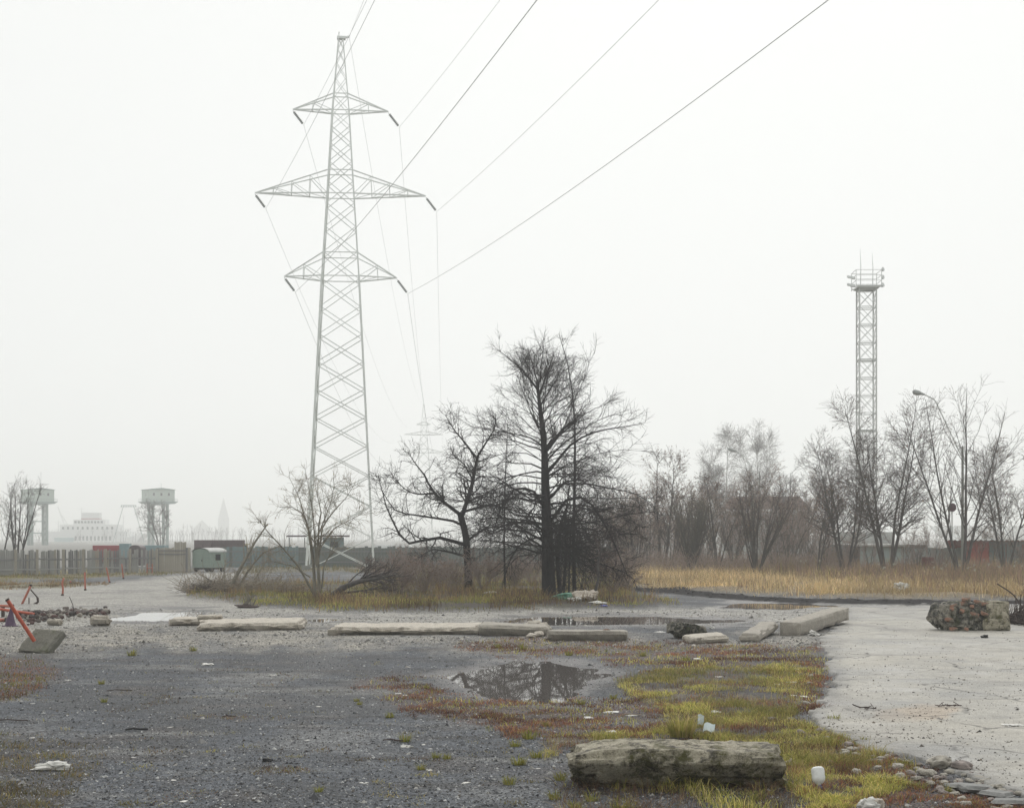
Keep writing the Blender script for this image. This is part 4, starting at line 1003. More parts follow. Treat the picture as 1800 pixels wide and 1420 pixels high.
# --- the great dark tree
def big_tree():
    base = (965, 1052); d = F * HC / (base[1] - HY); rng = np.random.default_rng(11)
    trunk = pixel_tree(base, d, [
        ([(965,1056),(963,985),(960,900),(958,840),(957,790),(952,745),(947,705),(944,675)], 0.34, 0.055)], 0.0, 1)
    extra = pixel_tree(base, d, [
        ([(947,705),(960,665),(975,625)], 0.06, 0.012), ([(945,690),(915,650),(878,618)], 0.06, 0.01),
        ([(944,676),(936,645),(927,618)], 0.035, 0.007), ([(946,695),(952,645),(957,600)], 0.04, 0.006), ([(949,720),(978,675),(992,640)], 0.045, 0.008),
        ([(958,800),(990,760),(1012,745)], 0.09, 0.05), ([(960,840),(1000,790),(1030,770),(1070,760),(1130,752)], 0.075, 0.008),
        ([(962,930),(995,885),(1015,878),(1040,895),(1070,945),(1100,1020)], 0.085, 0.015),
        ([(961,905),(935,865),(905,865),(880,900),(862,960)], 0.075, 0.012),
        ([(962,960),(925,940),(885,935),(850,950)], 0.07, 0.012), ([(985,1052),(980,990),(985,930),(1000,890)], 0.12, 0.06)], 1.8, 5)
    P = np.array([t[0] for t in trunk]); R = np.array([t[1] for t in trunk])
    PE = np.array([t[0] for t in extra]); RE = np.array([t[1] for t in extra])
    # arching boughs, shorter and steeper towards the top
    n = 128; t = np.sort(rng.uniform(0.17, 0.985, n)); f = t * 9; k = np.minimum(f.astype(int), 8); w = (f - k)[:, None]
    pos = P[0, k] * (1 - w) + P[0, k + 1] * w; r = (R[0, k] * (1 - w[:, 0]) + R[0, k + 1] * w[:, 0])
    ph = np.arange(n) * 2.399 + rng.normal(0, 0.4, n); up = np.interp(t, [0.15, 0.45, 0.75, 1], [0.28, 0.40, 0.66, 1.25])
    D = np.column_stack([np.cos(ph), np.sin(ph), up + rng.normal(0, 0.12, n)])
    L = np.interp(t, [0.15, 0.3, 0.5, 0.75, 1], [4.5, 5.4, 5.9, 4.4, 0.9]) * rng.uniform(0.5, 1.1, n)
    Bs, Rs = [], []
    for a, b, tr in ((0, 84, -0.10), (84, 128, 0.02)):
        p, q = grow(rng, pos[a:b], D[a:b], L[a:b], np.clip(r[a:b] * 0.26, 0.016, 0.05) * rng.uniform(.55, 1.15, b - a), 9, 0.15, (0, 0, tr), 0.18); Bs.append(p); Rs.append(q)
    B1, R1 = np.concatenate(Bs), np.concatenate(Rs)
    P2, R2 = level(rng, B1[:86], R1[:86], 13, (0.8, 2.5), 6, (25, 60), (0.25, 1.0), 0.15, (0, 0, 0.02), 0.45, 0.010, 0.35)
    P2u, R2u = level(rng, B1[86:], R1[86:], 7, (0.7, 1.9), 6, (15, 45), (0.2, 1.0), 0.07, (0, 0, 0.05), 0.45, 0.010, 0.35)
    P2, R2 = np.concatenate([P2, P2u]), np.concatenate([R2, R2u])
    PE2, RE2 = level(rng, PE, RE, 12, (0.9, 2.0), 6, (30, 70), (0.25, 1.0), 0.18, (0, 0, 0.0), 0.4, 0.010, 0.35)
    P2, R2 = np.concatenate([P2, PE2]), np.concatenate([R2, RE2])
    P3, R3 = level(rng, P2, R2, 8, (0.4, 1.1), 4, (20, 60), (0.15, 1.0), 0.14, (0, 0, 0.0), 0.55, 0.0055, 0.6)
    # the thick dark skirt on the right, low down
    low = B1[(B1[:, -1, 0] > 0.6) & (B1[:, -1, 2] < 4.2)]; rl = np.full(low.shape[:2], 0.02)
    P4, R4 = level(rng, low, rl, 42, (0.6, 1.7), 4, (40, 110), (0.25, 1.0), 0.2, (0, 0, -0.10), 0.5, 0.007, 0.7)
    return tree_object('dark_tree', H(*base), 'tall dark bare conical tree with drooping boughs at the grass island', 'tree', None,
        [(P, R, 12)], [(PE, RE, 7), (B1, R1, 6)], [(P2, R2, 4), (P3, R3, 3), (P4, R4, 3)], (M_bark_dark, M_twig_dark))
big_tree()

# --- slender tree with an upright leader standing close behind it, and the thin stems beside the trunk
def slender(basepx, lines, seed, label, n2=16, up=0.03, len2=(0.8, 2.6), mats=None, dense=7):
    d = F * HC / (basepx[1] - HY); rng = np.random.default_rng(seed)
    tr = pixel_tree(basepx, d, lines, 0.5, seed); P = np.array([a for a, _ in tr]); R = np.array([b for _, b in tr])
    P2, R2 = level(rng, P, R, n2, len2, 6, (35, 60), (0.3, 0.98), 0.09, (0, 0, up), 0.4, 0.010, 0.3)
    P3, R3 = level(rng, P2, R2, dense, (0.35, 0.95), 4, (25, 55), (0.2, 1.0), 0.14, (0, 0, 0.01), 0.6, 0.0065, 0.6)
    return tree_object('slender_tree', H(*basepx), label, 'tree', None, [(P, R, 8)], [], [(P2, R2, 4), (P3, R3, 3)], mats or (M_bark_dark, M_twig_dark))
slender((1010, 1049), [([(1010,1052),(1008,960),(1010,870),(1011,790),(1010,720),(1000,650),(983,592)], 0.10, 0.012)], 21, 'slender tree with an upright leader just right of the great dark tree', 44)
slender((990, 1050), [([(990,1053),(995,980),(993,920),(1001,860)], 0.08, 0.03)], 22, 'thicker of two thin straight stems close beside the great dark trunk', 12)
slender((1000, 1051), [([(1000,1054),(1001,980),(1004,930),(1012,880)], 0.045, 0.018)], 27, 'thinner of two thin straight stems close beside the great dark trunk', 10)
slender((888, 1042), [([(888,1044),(886,960),(887,880),(890,800),(893,745)], 0.06, 0.012)], 23, 'thin straight sapling between the two dark trees', 18, 0.02, (0.5, 1.5))
slender((1043, 1060), [([(1040,1062),(1047,1045),(1052,1020),(1050,995),(1060,960),(1072,930)], 0.07, 0.015)], 24, 'small twisted sapling with a leaning stem beside the white rubbish bags', 14, 0.0, (0.4, 1.2), (M_bark_grey, M_twig_brown))

# --- spreading companion tree on the left
def companion():
    base = (824, 1043); d = F * HC / (base[1] - HY); rng = np.random.default_rng(31)
    tl = [([(824,1047),(822,990),(819,945),(808,905)], 0.21, 0.15), ([(811,915),(828,866),(837,818),(840,806)], 0.12, 0.075),
          ([(839,812),(815,780),(798,760),(780,730)], 0.06, 0.012), ([(839,808),(858,778),(870,760),(872,735)], 0.06, 0.014), ([(832,850),(815,820),(790,800)], 0.045, 0.012),
          ([(812,912),(775,884),(756,862),(748,842),(730,820),(718,800)], 0.10, 0.014), ([(762,872),(735,874),(715,868),(690,845),(684,832)], 0.05, 0.01),
          ([(816,930),(795,920),(767,916),(728,910),(697,906),(672,872),(666,845)], 0.07, 0.01), ([(826,965),(796,956),(770,949),(712,962),(682,900),(668,842)], 0.10, 0.012),
          ([(826,985),(790,975),(760,970),(735,985)], 0.07, 0.012), ([(812,905),(850,895),(880,893),(905,880)], 0.08, 0.02), ([(822,955),(850,935),(875,930),(900,935)], 0.07, 0.015)]
    tr = pixel_tree(base, d, tl, 1.6, 33); P = np.array([a for a, _ in tr]); R = np.array([b for _, b in tr]); P[0, :, 1] = 0
    P[1:, :, 1] += 0.0
    P2, R2 = level(rng, P[1:], R[1:], 24, (0.8, 1.9), 7, (30, 75), (0.2, 1.0), 0.26, (0, 0, 0.02), 0.45, 0.012, 0.35)
    P3, R3 = level(rng, P2, R2, 8, (0.35, 0.95), 5, (30, 70), (0.15, 1.0), 0.24, (0, 0, 0.01), 0.6, 0.0065, 0.6)
    tree_object('spreading_tree', H(*base), 'gnarled dark spreading tree left of the great dark tree', 'tree', None, [(P[:1], R[:1], 12)], [(P[1:], R[1:], 7)], [(P2, R2, 4), (P3, R3, 3)], (M_bark_dark, M_twig_dark))
companion()

# --- pale many-stemmed tree on the left of the island
def pale_tree():
    base = (558, 1058); d = F * HC / (base[1] - HY); rng = np.random.default_rng(41)
    tl = [([(554,1060),(551,1000),(546,955),(536,915),(520,897),(490,897)], 0.12, 0.014), ([(562,1060),(560,985),(563,930),(569,905),(560,865)], 0.12, 0.012),
          ([(552,1050),(528,1003),(500,968),(480,945),(458,915)], 0.09, 0.012), ([(560,985),(566,930),(588,900),(606,880),(622,852)], 0.07, 0.01),
          ([(549,990),(541,935),(525,880),(506,842)], 0.06, 0.009), ([(556,1000),(553,930),(548,880),(540,835)], 0.06, 0.009), ([(562,970),(585,935),(612,920),(640,905)], 0.05, 0.009),
          ([(566,1040),(570,1000),(590,965),(615,935)], 0.05, 0.009), ([(545,1020),(515,1000),(470,990)], 0.05, 0.009), ([(562,940),(580,895),(590,850)], 0.04, 0.008)]
    tr = pixel_tree(base, d, tl, 1.2, 43); P = np.array([a for a, _ in tr]); R = np.array([b for _, b in tr]) * .72
    P2, R2 = level(rng, P, R, 16, (0.6, 1.7), 6, (25, 65), (0.35, 1.0), 0.18, (0, 0, 0.03), 0.45, 0.009, 0.35)
    P3, R3 = level(rng, P2, R2, 7, (0.3, 0.9), 4, (25, 60), (0.2, 1.0), 0.18, (0, 0, 0.02), 0.6, 0.006, 0.6)
    lv = leaf_quads(rng, P3, 260, 0.03, [(0.35, 0.27, 0.08), (0.25, 0.2, 0.1)])
    tree_object('pale_tree', H(*base), 'pale many-stemmed bare tree in front of the pylon foot', 'tree', None, [(P, R, 8)], [(P2, R2, 4)], [(P3, R3, 3)], (M_bark_light, M_twig_light), lv)
pale_tree()
def fallen():
    base = (582, 1056); d = F * HC / (base[1] - HY); rng = np.random.default_rng(45)
    tl = [([(580,1056),(605,1038),(635,1027),(660,1024),(700,1015)], 0.16, 0.02), ([(590,1052),(620,1030),(660,1018),(690,1010)], 0.10, 0.015), ([(596,1050),(640,1044),(672,1040),(690,1046)], 0.06, 0.012), ([(610,1034),(625,1018),(650,1000)], 0.035, 0.008)]
    tr = pixel_tree(base, d, tl, -1.0, 46); P = np.array([a for a, _ in tr]); R = np.array([b for _, b in tr])
    P2, R2 = level(rng, P, R, 16, (0.8, 2.0), 6, (15, 45), (0.4, 1.0), 0.14, (0, 0, 0.0), 0.45, 0.009, 0.35)
    P3, R3 = level(rng, P2, R2, 6, (0.3, 0.9), 4, (25, 60), (0.2, 1.0), 0.18, (0, 0, 0), 0.6, 0.006, 0.6)
    P2[:, :, 2] = np.maximum(P2[:, :, 2], -0.05); P3[:, :, 2] = np.maximum(P3[:, :, 2], -0.05)
    tree_object('fallen_tree', H(*base), 'fallen trunk leaning low with its twigs on the grass', 'fallen tree', None, [(P, R, 8)], [(P2, R2, 4)], [(P3, R3, 3)], (M_bark_grey, M_twig_brown))
fallen()

# --- trees grown from a few numbers: stems fan from the base, shoots along them
def auto_tree(name, loc, label, cat, seed, h, spread, stems, n1, n2, r0, mats, group=None, t1=(0.25, 1.0), l1=(0.25, 0.5), a1=(25, 55), up=0.04, wig=0.1, leaves=0, pal=None, lean=None, leader=False, n3=0, rmin=0.009, leaf_size=0.05):
    rng = np.random.default_rng(seed)
    ph = rng.uniform(0, 6.28, stems) if lean is None else np.array(lean)
    tilt = rng.uniform(0.25, 1.0, stems) * spread / h
    if leader: tilt[0] = 0.02
    D = np.column_stack([np.cos(ph) * tilt, np.sin(ph) * tilt, np.ones(stems)])
    L = h * rng.uniform(0.78, 1.0, stems); L[0] = h
    P, R = grow(rng, np.column_stack([np.cos(ph) * r0 * 1.2, np.sin(ph) * r0 * 1.2, np.full(stems, -0.1)]) * (stems > 1) + np.array([0, 0, -0.1]) * (stems == 1), D, L, np.full(stems, r0) * rng.uniform(0.7, 1, stems), 9, wig * 0.45, (0, 0, up * 0.6), 0.12)
    P1, R1 = level(rng, P, R, n1, (h * l1[0], h * l1[1]), 7, a1, t1, wig, (0, 0, up), 0.42, rmin * 1.5, 0.3, 0.6)
    P2, R2 = level(rng, P1, R1, n2, (h * 0.06, h * 0.17), 5, (25, 60), (0.2, 1.0), wig * 1.3, (0, 0, up * 0.6), 0.55, rmin, 0.6)
    tw = [(P2, R2, 3)]
    if n3:
        P3, R3 = level(rng, P2, R2, n3, (h * 0.03, h * 0.08), 3, (25, 60), (0.2, 1.0), wig, (0, 0, 0), 0.8, rmin * 0.75, 0.8); tw.append((P3, R3, 3))
    lv = leaf_quads(rng, P2, leaves, leaf_size, pal or [(0.17, 0.09, 0.05), (0.22, 0.12, 0.06), (0.13, 0.085, 0.06)]) if leaves else None
    return tree_object(name, loc, label, cat, group, [(P, R, 7)], [(P1, R1, 4)], tw, mats, lv)
def base_at(x, d): return (at(x, d), d, hz(at(x, d), d) if d < 135 else -0.02)

BG = (M_bark_grey, M_twig_brown)
auto_tree('bare_tree', base_at(1485, 112), 'broad bare tree with several black stems in front of the floodlight mast', 'tree', 51, 9.6, 4.6, 5, 24, 12, 0.12, BG, a1=(30, 62), up=0.03, leaves=700, lean=[1.5, 3.0, 0.2, 2.6, 0.5], n3=2)
auto_tree('bare_tree', base_at(1560, 104), 'bare tree with a tall straight leader, right of the floodlight mast', 'tree', 52, 11.4, 3.8, 4, 32, 12, 0.14, BG, a1=(38, 66), up=0.04, leaves=900, lean=[0, 3.3, 0.1, 2.2], leader=True, n3=2, l1=(0.18, 0.42))
auto_tree('bare_tree', base_at(1690, 104), 'tall sparse bare tree with long fanned shoots beside the street lamp', 'tree', 53, 12.6, 4.6, 4, 17, 8, 0.13, BG, a1=(25, 50), up=0.05, wig=0.06, leaves=260, lean=[0, 0.3, 3.2, 2.9], leader=True, t1=(0.2, 0.9), l1=(0.25, 0.55), n3=1)
auto_tree('bare_tree', base_at(1768, 112), 'bare tree before the pale corrugated roof at the right edge', 'tree', 54, 9.0, 3.6, 4, 24, 12, 0.11, (M_bark_grey, M_twig_brown), up=0.05, leaves=1100, n3=2)
auto_tree('bare_tree', base_at(1436, 110), 'thin young bare tree left of the broad black-stemmed tree', 'tree', 55, 6.5, 1.8, 2, 16, 8, 0.08, BG, leaves=300, leader=True, n3=1)
auto_tree('bare_shrub', base_at(1330, 112), 'large many-stemmed bare shrub standing at the straw grass', 'shrub', 56, 6.8, 3.6, 15, 8, 7, 0.075, BG, a1=(15, 40), up=0.03, leaves=700, n3=1)
auto_tree('bare_shrub', base_at(1262, 120), 'open bare shrub left of the large many-stemmed one', 'shrub', 57, 7.2, 2.6, 5, 10, 7, 0.07, BG, up=0.04, leaves=400, n3=1)
auto_tree('bare_shrub', base_at(1215, 118), 'dense olive-grey whip-like willow shrub behind the straw grass', 'shrub', 58, 5.6, 2.6, 70, 5, 3, 0.03, (M_bark_grey, M_twig_green), a1=(8, 25), up=0.05, wig=0.05)
auto_tree('bare_tree', base_at(1165, 135), 'russet-tipped bare tree just right of the great dark tree', 'tree', 59, 9.3, 3.2, 3, 18, 10, 0.16, BG, leaves=2600, pal=[(0.22, 0.13, 0.085), (0.17, 0.10, 0.07)], n3=2)
auto_tree('bare_tree', base_at(1205, 150), 'russet-tipped rounded bare tree above the willow shrub', 'tree', 60, 8.8, 3.8, 4, 16, 10, 0.15, BG, leaves=2600, pal=[(0.24, 0.14, 0.09), (0.17, 0.10, 0.07)], n3=2)
for x_, d_, s_, l_ in ((1277, 300, 1.0, 'tall pale birch on the left of the two fading in the fog'), (1340, 310, 1.06, 'tall pale birch on the right of the two fading in the fog')):
    auto_tree('birch_tree', base_at(x_, d_), l_, 'tree', 61 + int(x_), 22.5 * s_, 5.5, 3, 34, 14, 0.2, (M_birch, M_twig_brown), up=-0.03, a1=(20, 45), l1=(0.2, 0.32), leader=True, n3=2, rmin=0.017)
auto_tree('bare_tree', base_at(1400, 230), 'rounded misty bare tree behind the broad black-stemmed tree', 'tree', 64, 14.5, 6, 4, 16, 11, 0.22, BG, n3=4, rmin=0.014)
auto_tree('bare_tree', (at(30, 136), 136, -0.02), 'bare upright tree behind the left end of the plank fence', 'tree', 65, 7.6, 2.5, 6, 10, 7, 0.11, (M_bark_grey, M_twig_brown), a1=(15, 40), up=0.06, n3=1)
auto_tree('bare_tree', (at(2, 133), 133, -0.02), 'bare tree cut off by the left edge of the picture', 'tree', 66, 7.4, 2.0, 2, 10, 6, 0.12, (M_bark_grey, M_twig_brown), a1=(15, 40), up=0.06, n3=1)
auto_tree('bare_tree', base_at(283, 340), 'low misty bare tree at the foot of the right control tower', 'tree', 67, 10.5, 5, 5, 12, 9, 0.16, BG, n3=3, rmin=0.016)

# dense thicket behind the straw: a few shrubs built once, then copied one by one
protos = []
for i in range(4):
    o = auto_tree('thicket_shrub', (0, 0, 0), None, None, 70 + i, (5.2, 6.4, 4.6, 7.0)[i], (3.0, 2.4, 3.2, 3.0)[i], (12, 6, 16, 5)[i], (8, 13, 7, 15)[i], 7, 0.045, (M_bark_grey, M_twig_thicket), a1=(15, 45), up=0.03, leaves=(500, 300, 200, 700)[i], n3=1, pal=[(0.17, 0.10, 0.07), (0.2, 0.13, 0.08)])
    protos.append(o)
spots = [(1118,118),(1140,128),(1125,145),(1180,128),(1150,160),(1195,142),(1240,132),(1262,150),(1290,128),(1310,145),(1360,130),(1385,122),(1392,150),(1420,132),(1450,124),(1465,145),(1500,126),(1528,120),(1540,142),(1590,124),(1612,118),(1640,126),(1655,112),(1720,120),(1745,128),(1785,118),(1800,126),(1080,122),(1095,138),(1060,130),(1025,140)]
rs = random.Random(5)
spots += [(rs.uniform(1085, 1460), rs.uniform(135, 195)) for _ in range(26)]
for i, (x_, d_) in enumerate(spots):
    k = i % 4
    o = protos[k] if i < 4 else copy_tree(protos[k])
    o.location = base_at(x_, d_); sc_ = rs.uniform(0.72, 1.25) * (0.5 if x_ > 1490 else 1.0); o.scale = (sc_, sc_, sc_ * rs.uniform(0.9, 1.1)); o.rotation_euler = (0, 0, rs.uniform(0, 6.28))
    w_ = 'between the great dark tree and the willow shrub' if x_ < 1170 else 'round the willow shrub' if x_ < 1290 else 'round the large many-stemmed shrub' if x_ < 1420 else 'under the trees by the floodlight mast' if x_ < 1580 else 'in front of the sheds at the right'
    tag(o, ('tall ' if sc_ > 1.0 else 'small ') + ('farther ' if d_ > 135 else '') + 'leafless grey-brown thicket shrub ' + w_, 'shrub', 'thicket shrubs ' + w_)
# tangled undergrowth along the back of the straw, read as one mass
def undergrowth():
    rng = np.random.default_rng(97); n = 2000; x = np.where(rng.random(n) < .85, rng.uniform(1040, 1500, n), rng.uniform(1500, 1830, n)); d = rng.uniform(112, 140, n); X = (x - 900) * d / F
    P0 = np.column_stack([X, d, np.zeros(n)]); hh = 1.3 + 1.5 * np.clip(fbm(np.column_stack([X / 4, d / 6]), 3, 98) + .4, 0, 1); hh = np.where(x > 1490, hh * .5, hh)
    P, R = grow(rng, P0, np.column_stack([rng.normal(0, .35, n), rng.normal(0, .35, n), np.ones(n)]), hh * rng.uniform(.5, 1.1, n), np.full(n, .014), 5, .12, (0, 0, .02), .5)
    P2, R2 = level(rng, P, R, 5, (.4, 1.1), 3, (20, 60), (.25, 1), .15, (0, 0, .03), .7, .008, .7)
    lv = leaf_quads(rng, P2, 6000, .05, [(.17, .10, .065), (.21, .14, .08), (.13, .10, .08), (.2, .19, .07)])
    root = link('undergrowth', arr_mesh('undergrowth', *tube_arrays([(P, R, 3), (P2, R2, 3)])), M_twig_thicket); tag(root, 'tangled brown undergrowth between the thicket and the straw grass', kind='stuff')
    tag(link('undergrowth_leaves', arr_mesh('undergrowth_leaves', lv[0], lv[1], lv[2]), M_leaf), 'withered brown leaves hanging in the undergrowth', kind='stuff')
undergrowth()
# low brown shrubs on the island
lows = [(700,1052,0.9),(745,1050,1.15),(770,1040,1.1),(800,1046,0.9),(850,1044,1.0),(905,1040,0.9),(1075,1048,1.1),(1100,1042,0.9),(720,1030,1.2),(660,1036,0.8),(935,1030,1.1),(870,1028,1.0),(1050,1036,1.2)]
lp = []
for i in range(2):
    lp.append(auto_tree('low_shrub', (0, 0, 0), None, None, 80 + i, 2.1, 1.5, 26, 7, 6, 0.016, (M_twig_thicket, M_twig_thicket), a1=(15, 50), up=0.02, wig=0.14, leaves=260, leaf_size=0.035, rmin=0.006))
for i, (x_, y_, s_) in enumerate(lows):
    o = lp[i % 2] if i < 2 else copy_tree(lp[i % 2])
    o.location = H(x_, y_); o.scale = (s_ * 1.1, s_, s_ * rs.uniform(0.75, 1.1)); o.rotation_euler = (0, 0, rs.uniform(0, 6.28))
    tag(o, 'low tangled purple-brown shrub ' + ('beside the fallen trunk on the island' if x_ < 735 else 'round the gnarled spreading tree on the island' if x_ < 880 else 'between the two dark trees on the island' if x_ < 960 else 'right of the great dark tree on the island'), 'shrub', 'low shrubs on the grass island')

# brush pile of cut branches at the left tip of the island
def brush():
    rng = np.random.default_rng(91); base = H(420, 1046); root = empty('brush_pile', base, 0, 'pile of cut grey branches and twigs at the left tip of the island', 'brush pile')
    d = base[1]; s = d / F
    big = [([(405,1040),(425,1000),(445,960),(468,925)], 0.11), ([(415,1040),(435,1005),(462,975),(490,965)], 0.07), ([(395,1042),(372,1030),(338,1012)], 0.06), ([(440,1040),(455,1010),(470,985)], 0.05),
           ([(380,1048),(430,1046),(490,1043)], 0.06), ([(398,1040),(395,1010),(396,985)], 0.04), ([(360,1046),(380,1032),(410,1020)], 0.05), ([(372,1040),(352,1030),(330,1036)], 0.04), ([(450,1044),(500,1036),(540,1030)], 0.05)]
    P, R = [], []
    for pts, r in big:
        p = np.array(pts, float); y0 = rng.uniform(-0.8, 0.8)
        loc = np.column_stack([(p[:, 0] - 420) * s, np.full(len(p), y0) + np.linspace(0, rng.uniform(-1, 1), len(p)), (1046 - p[:, 1]) * s]); q = resample(loc, 8)
        b = link('branch', None or arr_mesh('branch', *tube_arrays([(q[None], np.linspace(r, r * 0.25, 8)[None], 7)]), None, True), M_bark_light, root)
        P.append(q); R.append(np.linspace(r, r * 0.25, 8))
    P, R = np.array(P), np.array(R)
    P2, R2 = level(rng, P, R, 14, (0.5, 1.8), 6, (20, 60), (0.2, 1.0), 0.15, (0, 0, 0.01), 0.4, 0.010, 0.4)
    n = 900
    c = np.column_stack([rng.normal(0, 1, n) * 1.5 + 0.2, rng.normal(0, 0.9, n), np.abs(rng.normal(0, 0.30, n))]); c[:, 0] = np.clip(c[:, 0], -2.6, 3.4)
    D = np.column_stack([rng.normal(0, 1, n), rng.normal(0, 0.6, n), np.abs(rng.normal(0, 0.45, n))])
    P3, R3 = grow(rng, c, D, rng.uniform(0.4, 1.5, n), rng.uniform(0.006, 0.016, n), 5, 0.12, (0, 0, -0.02), 0.4)
    P3[:, :, 2] = np.maximum(P3[:, :, 2], 0.0)
    link('twigs', arr_mesh('twigs', *tube_arrays([(P2, R2, 4), (P3, R3, 3)])), M_twig_light, root)
    n = 700
    c = np.column_stack([rng.normal(-1.5, 0.5, n), rng.normal(0, 0.6, n), np.abs(rng.normal(0, 0.18, n))])
    P4, R4 = grow(rng, c, np.column_stack([rng.normal(0, 1, n), rng.normal(0, .6, n), rng.normal(0.1, 0.3, n)]), rng.uniform(0.3, 0.9, n), np.full(n, 0.008), 4, 0.15, (0, 0, -0.03), 0.5)
    P4[:, :, 2] = np.maximum(P4[:, :, 2], 0)
    link('brushwood', arr_mesh('brushwood', *tube_arrays([(P4, R4, 3)])), M_twig_brown, root)
brush()
# heap of dead sticks and rusty rods at the right edge
def stick_heap():
    rng = np.random.default_rng(92); g = Hs(1792, 1100); root = empty('stick_heap', (g[0], g[1], 0.05), 0, 'heap of dark dead sticks at the right edge beside the brick rubble', 'stick heap'); n = 420
    c = np.column_stack([rng.normal(0.25, 0.45, n), rng.normal(0.5, 0.7, n), np.abs(rng.normal(0, 0.14, n))]); c[:, 0] = np.maximum(c[:, 0], -0.22)
    P, R = grow(rng, c, np.column_stack([np.abs(rng.normal(0, 1, n)), rng.normal(0, .5, n), rng.normal(0.15, 0.35, n)]), rng.uniform(0.3, 1.1, n), rng.uniform(0.006, 0.02, n), 5, 0.1, (0, 0, 0), 0.5)
    P[:, :, 2] = np.maximum(P[:, :, 2], 0.0)
    link('sticks', arr_mesh('sticks', *tube_arrays([(P, R, 4)])), M_twig_brown, root)
    s = g[1] / F
    for pts, r in (([(1758,1029),(1785,1046),(1800,1066),(1815,1090)], 0.022), ([(1778,1087),(1800,1083),(1830,1080)], 0.02), ([(1793,1080),(1793,1072)], 0.015), ([(1797,1080),(1798,1070)], 0.015)):
        q = np.array([((x - 1792) * s, 0.3, (1100 - y) * s) for x, y in pts]); MB().tube(resample(q, 8), r, 6).build('rod', M_rust, root)
stick_heap()
# dug-out stump in front of the pale tree
def stump():
    rng = np.random.default_rng(93); root = empty('root_stump', H(435, 1067), 0, 'small torn-out root stump at the front of the island', 'stump')
    V, q = lump(93, 6, 0.8, 0.3); link('soil_ball', arr_mesh('soil_ball', V * np.array([.9, 0.6, 0.5]), q, None, False), M_twig_brown, root)
    n = 9; D = np.column_stack([rng.normal(0, .7, n), rng.normal(0, .4, n), rng.uniform(0.4, 1, n)])
    P, R = grow(rng, np.column_stack([rng.normal(-.1, .2, n), np.zeros(n), np.full(n, .1)]), D, rng.uniform(0.35, 0.75, n), np.full(n, 0.035), 5, 0.25, (0, 0, 0), 0.4)
    for i in range(n): link('root', arr_mesh('root', *tube_arrays([(P[i:i+1], R[i:i+1], 6)]), None, True), M_bark_light, root)
stump()
# far wood fading into the fog, read as one mass
def far_wood():
    rng = np.random.default_rng(95); n = 750
    x = rng.uniform(-560, 70, n); y = rng.uniform(1000, 1160, n); hgt = 9 + 5 * fbm(np.column_stack([x / 30, y * 0]), 3, 96); P0 = np.column_stack([x, y, np.zeros(n)])
    P, R = grow(rng, P0, np.column_stack([rng.normal(0, .1, n), rng.normal(0, .1, n), np.ones(n)]), hgt * rng.uniform(.7, 1, n), np.full(n, .14), 5, .05)
    P2, R2 = level(rng, P, R, 6, (2.5, 5), 3, (20, 50), (.3, 1), .1, (0, 0, .05), .6, 0.06, .6)
    tag(link('distant_wood', arr_mesh('distant_wood', *tube_arrays([(P, R, 3), (P2, R2, 3)])), M_twig_brown), 'faint far wood dissolving in the fog along the horizon', 'wood', kind='stuff')
far_wood()
# ------------------------------------------------------------------ concrete slabs, block, brick rubble
def block_mesh(name, size, cell, chip, wobble, seed, warp=None):
    V, q = rough_box(size, cell, chip, wobble, seed, warp=warp); return arr_mesh(name, V, q, None, False)
def slab(x0, x1, yb, depth, h, seed, label, mat=None, rz=0.0, tilt=(0, 0), chip=0.06, cell=0.09, wob=0.025, sink=0.03, name='concrete_slab', warp=None):
    """slab whose near lower edge spans photo columns x0..x1 at row yb"""
    d = F * HC / (yb - HY); L = (x1 - x0) * d / F; xc = (x0 + x1) / 2
    def undercut(V):
        k = np.clip(h * (.62 + .2 * fbm(V * 1.5 + seed, 2, seed)) - V[:, 2], 0, 1) * (V[:, 1] < 0); V[:, 1] += k * .9; rag = .10 * fbm(V * .9 + seed * 3, 3, seed + 60) + .05 * fbm(V * 4 + seed, 2, seed + 61); V[:, 1] += rag; V[:, 0] += rag * 1.2 * (np.abs(V[:, 0]) > L * .3); V[:, 2] += .03 * fbm(V[:, :2] * 1.1 + seed, 3, seed + 62) * (V[:, 2] > h * .5); return V
    me = block_mesh(name, (L, depth, h), cell, chip, wob, seed, warp or undercut)
    loc = (at(xc, d), d + depth / 2, hz(at(xc, d), d + depth * .3) - sink)
    return tag(link(name, me, mat or M_slab, None, loc, (tilt[0], tilt[1], rz)), label, 'concrete slab' if name == 'concrete_slab' else 'concrete block')
def wedge(amount, axis=0):
    def f(V):
        V[:, 1] += amount * V[:, axis] * 0.25
        V[:, 2] *= 1 - 0.12 * np.clip(V[:, axis], -1, 1); return V
    return f
slab(290, 346, 1099, 1.5, 0.24, 1, 'small broken slab piece at the left end of the leftmost long slab', rz=0.15, chip=0.1)
slab(340, 526, 1108, 3.0, 0.27, 2, 'long pale weathered slab lying right of the left puddle', rz=0.05, chip=0.12, tilt=(0, -0.015))
slab(344, 388, 1100.6, 0.6, 0.15, 3, 'small flat stone fragment lying on top of the leftmost long slab', rz=0.2, chip=0.07, sink=-0.22, name='slab_fragment', cell=.05)
slab(578, 846, 1117, 2.5, 0.26, 4, 'longest pale concrete slab, in the middle of the row', rz=-0.02, chip=0.13)
slab(842, 962, 1119, 1.0, 0.34, 5, 'thick grey slab with a crumbled right end next to the longest slab', M_beam, 0.04, (0.03, 0.03), 0.05, wob=.02)
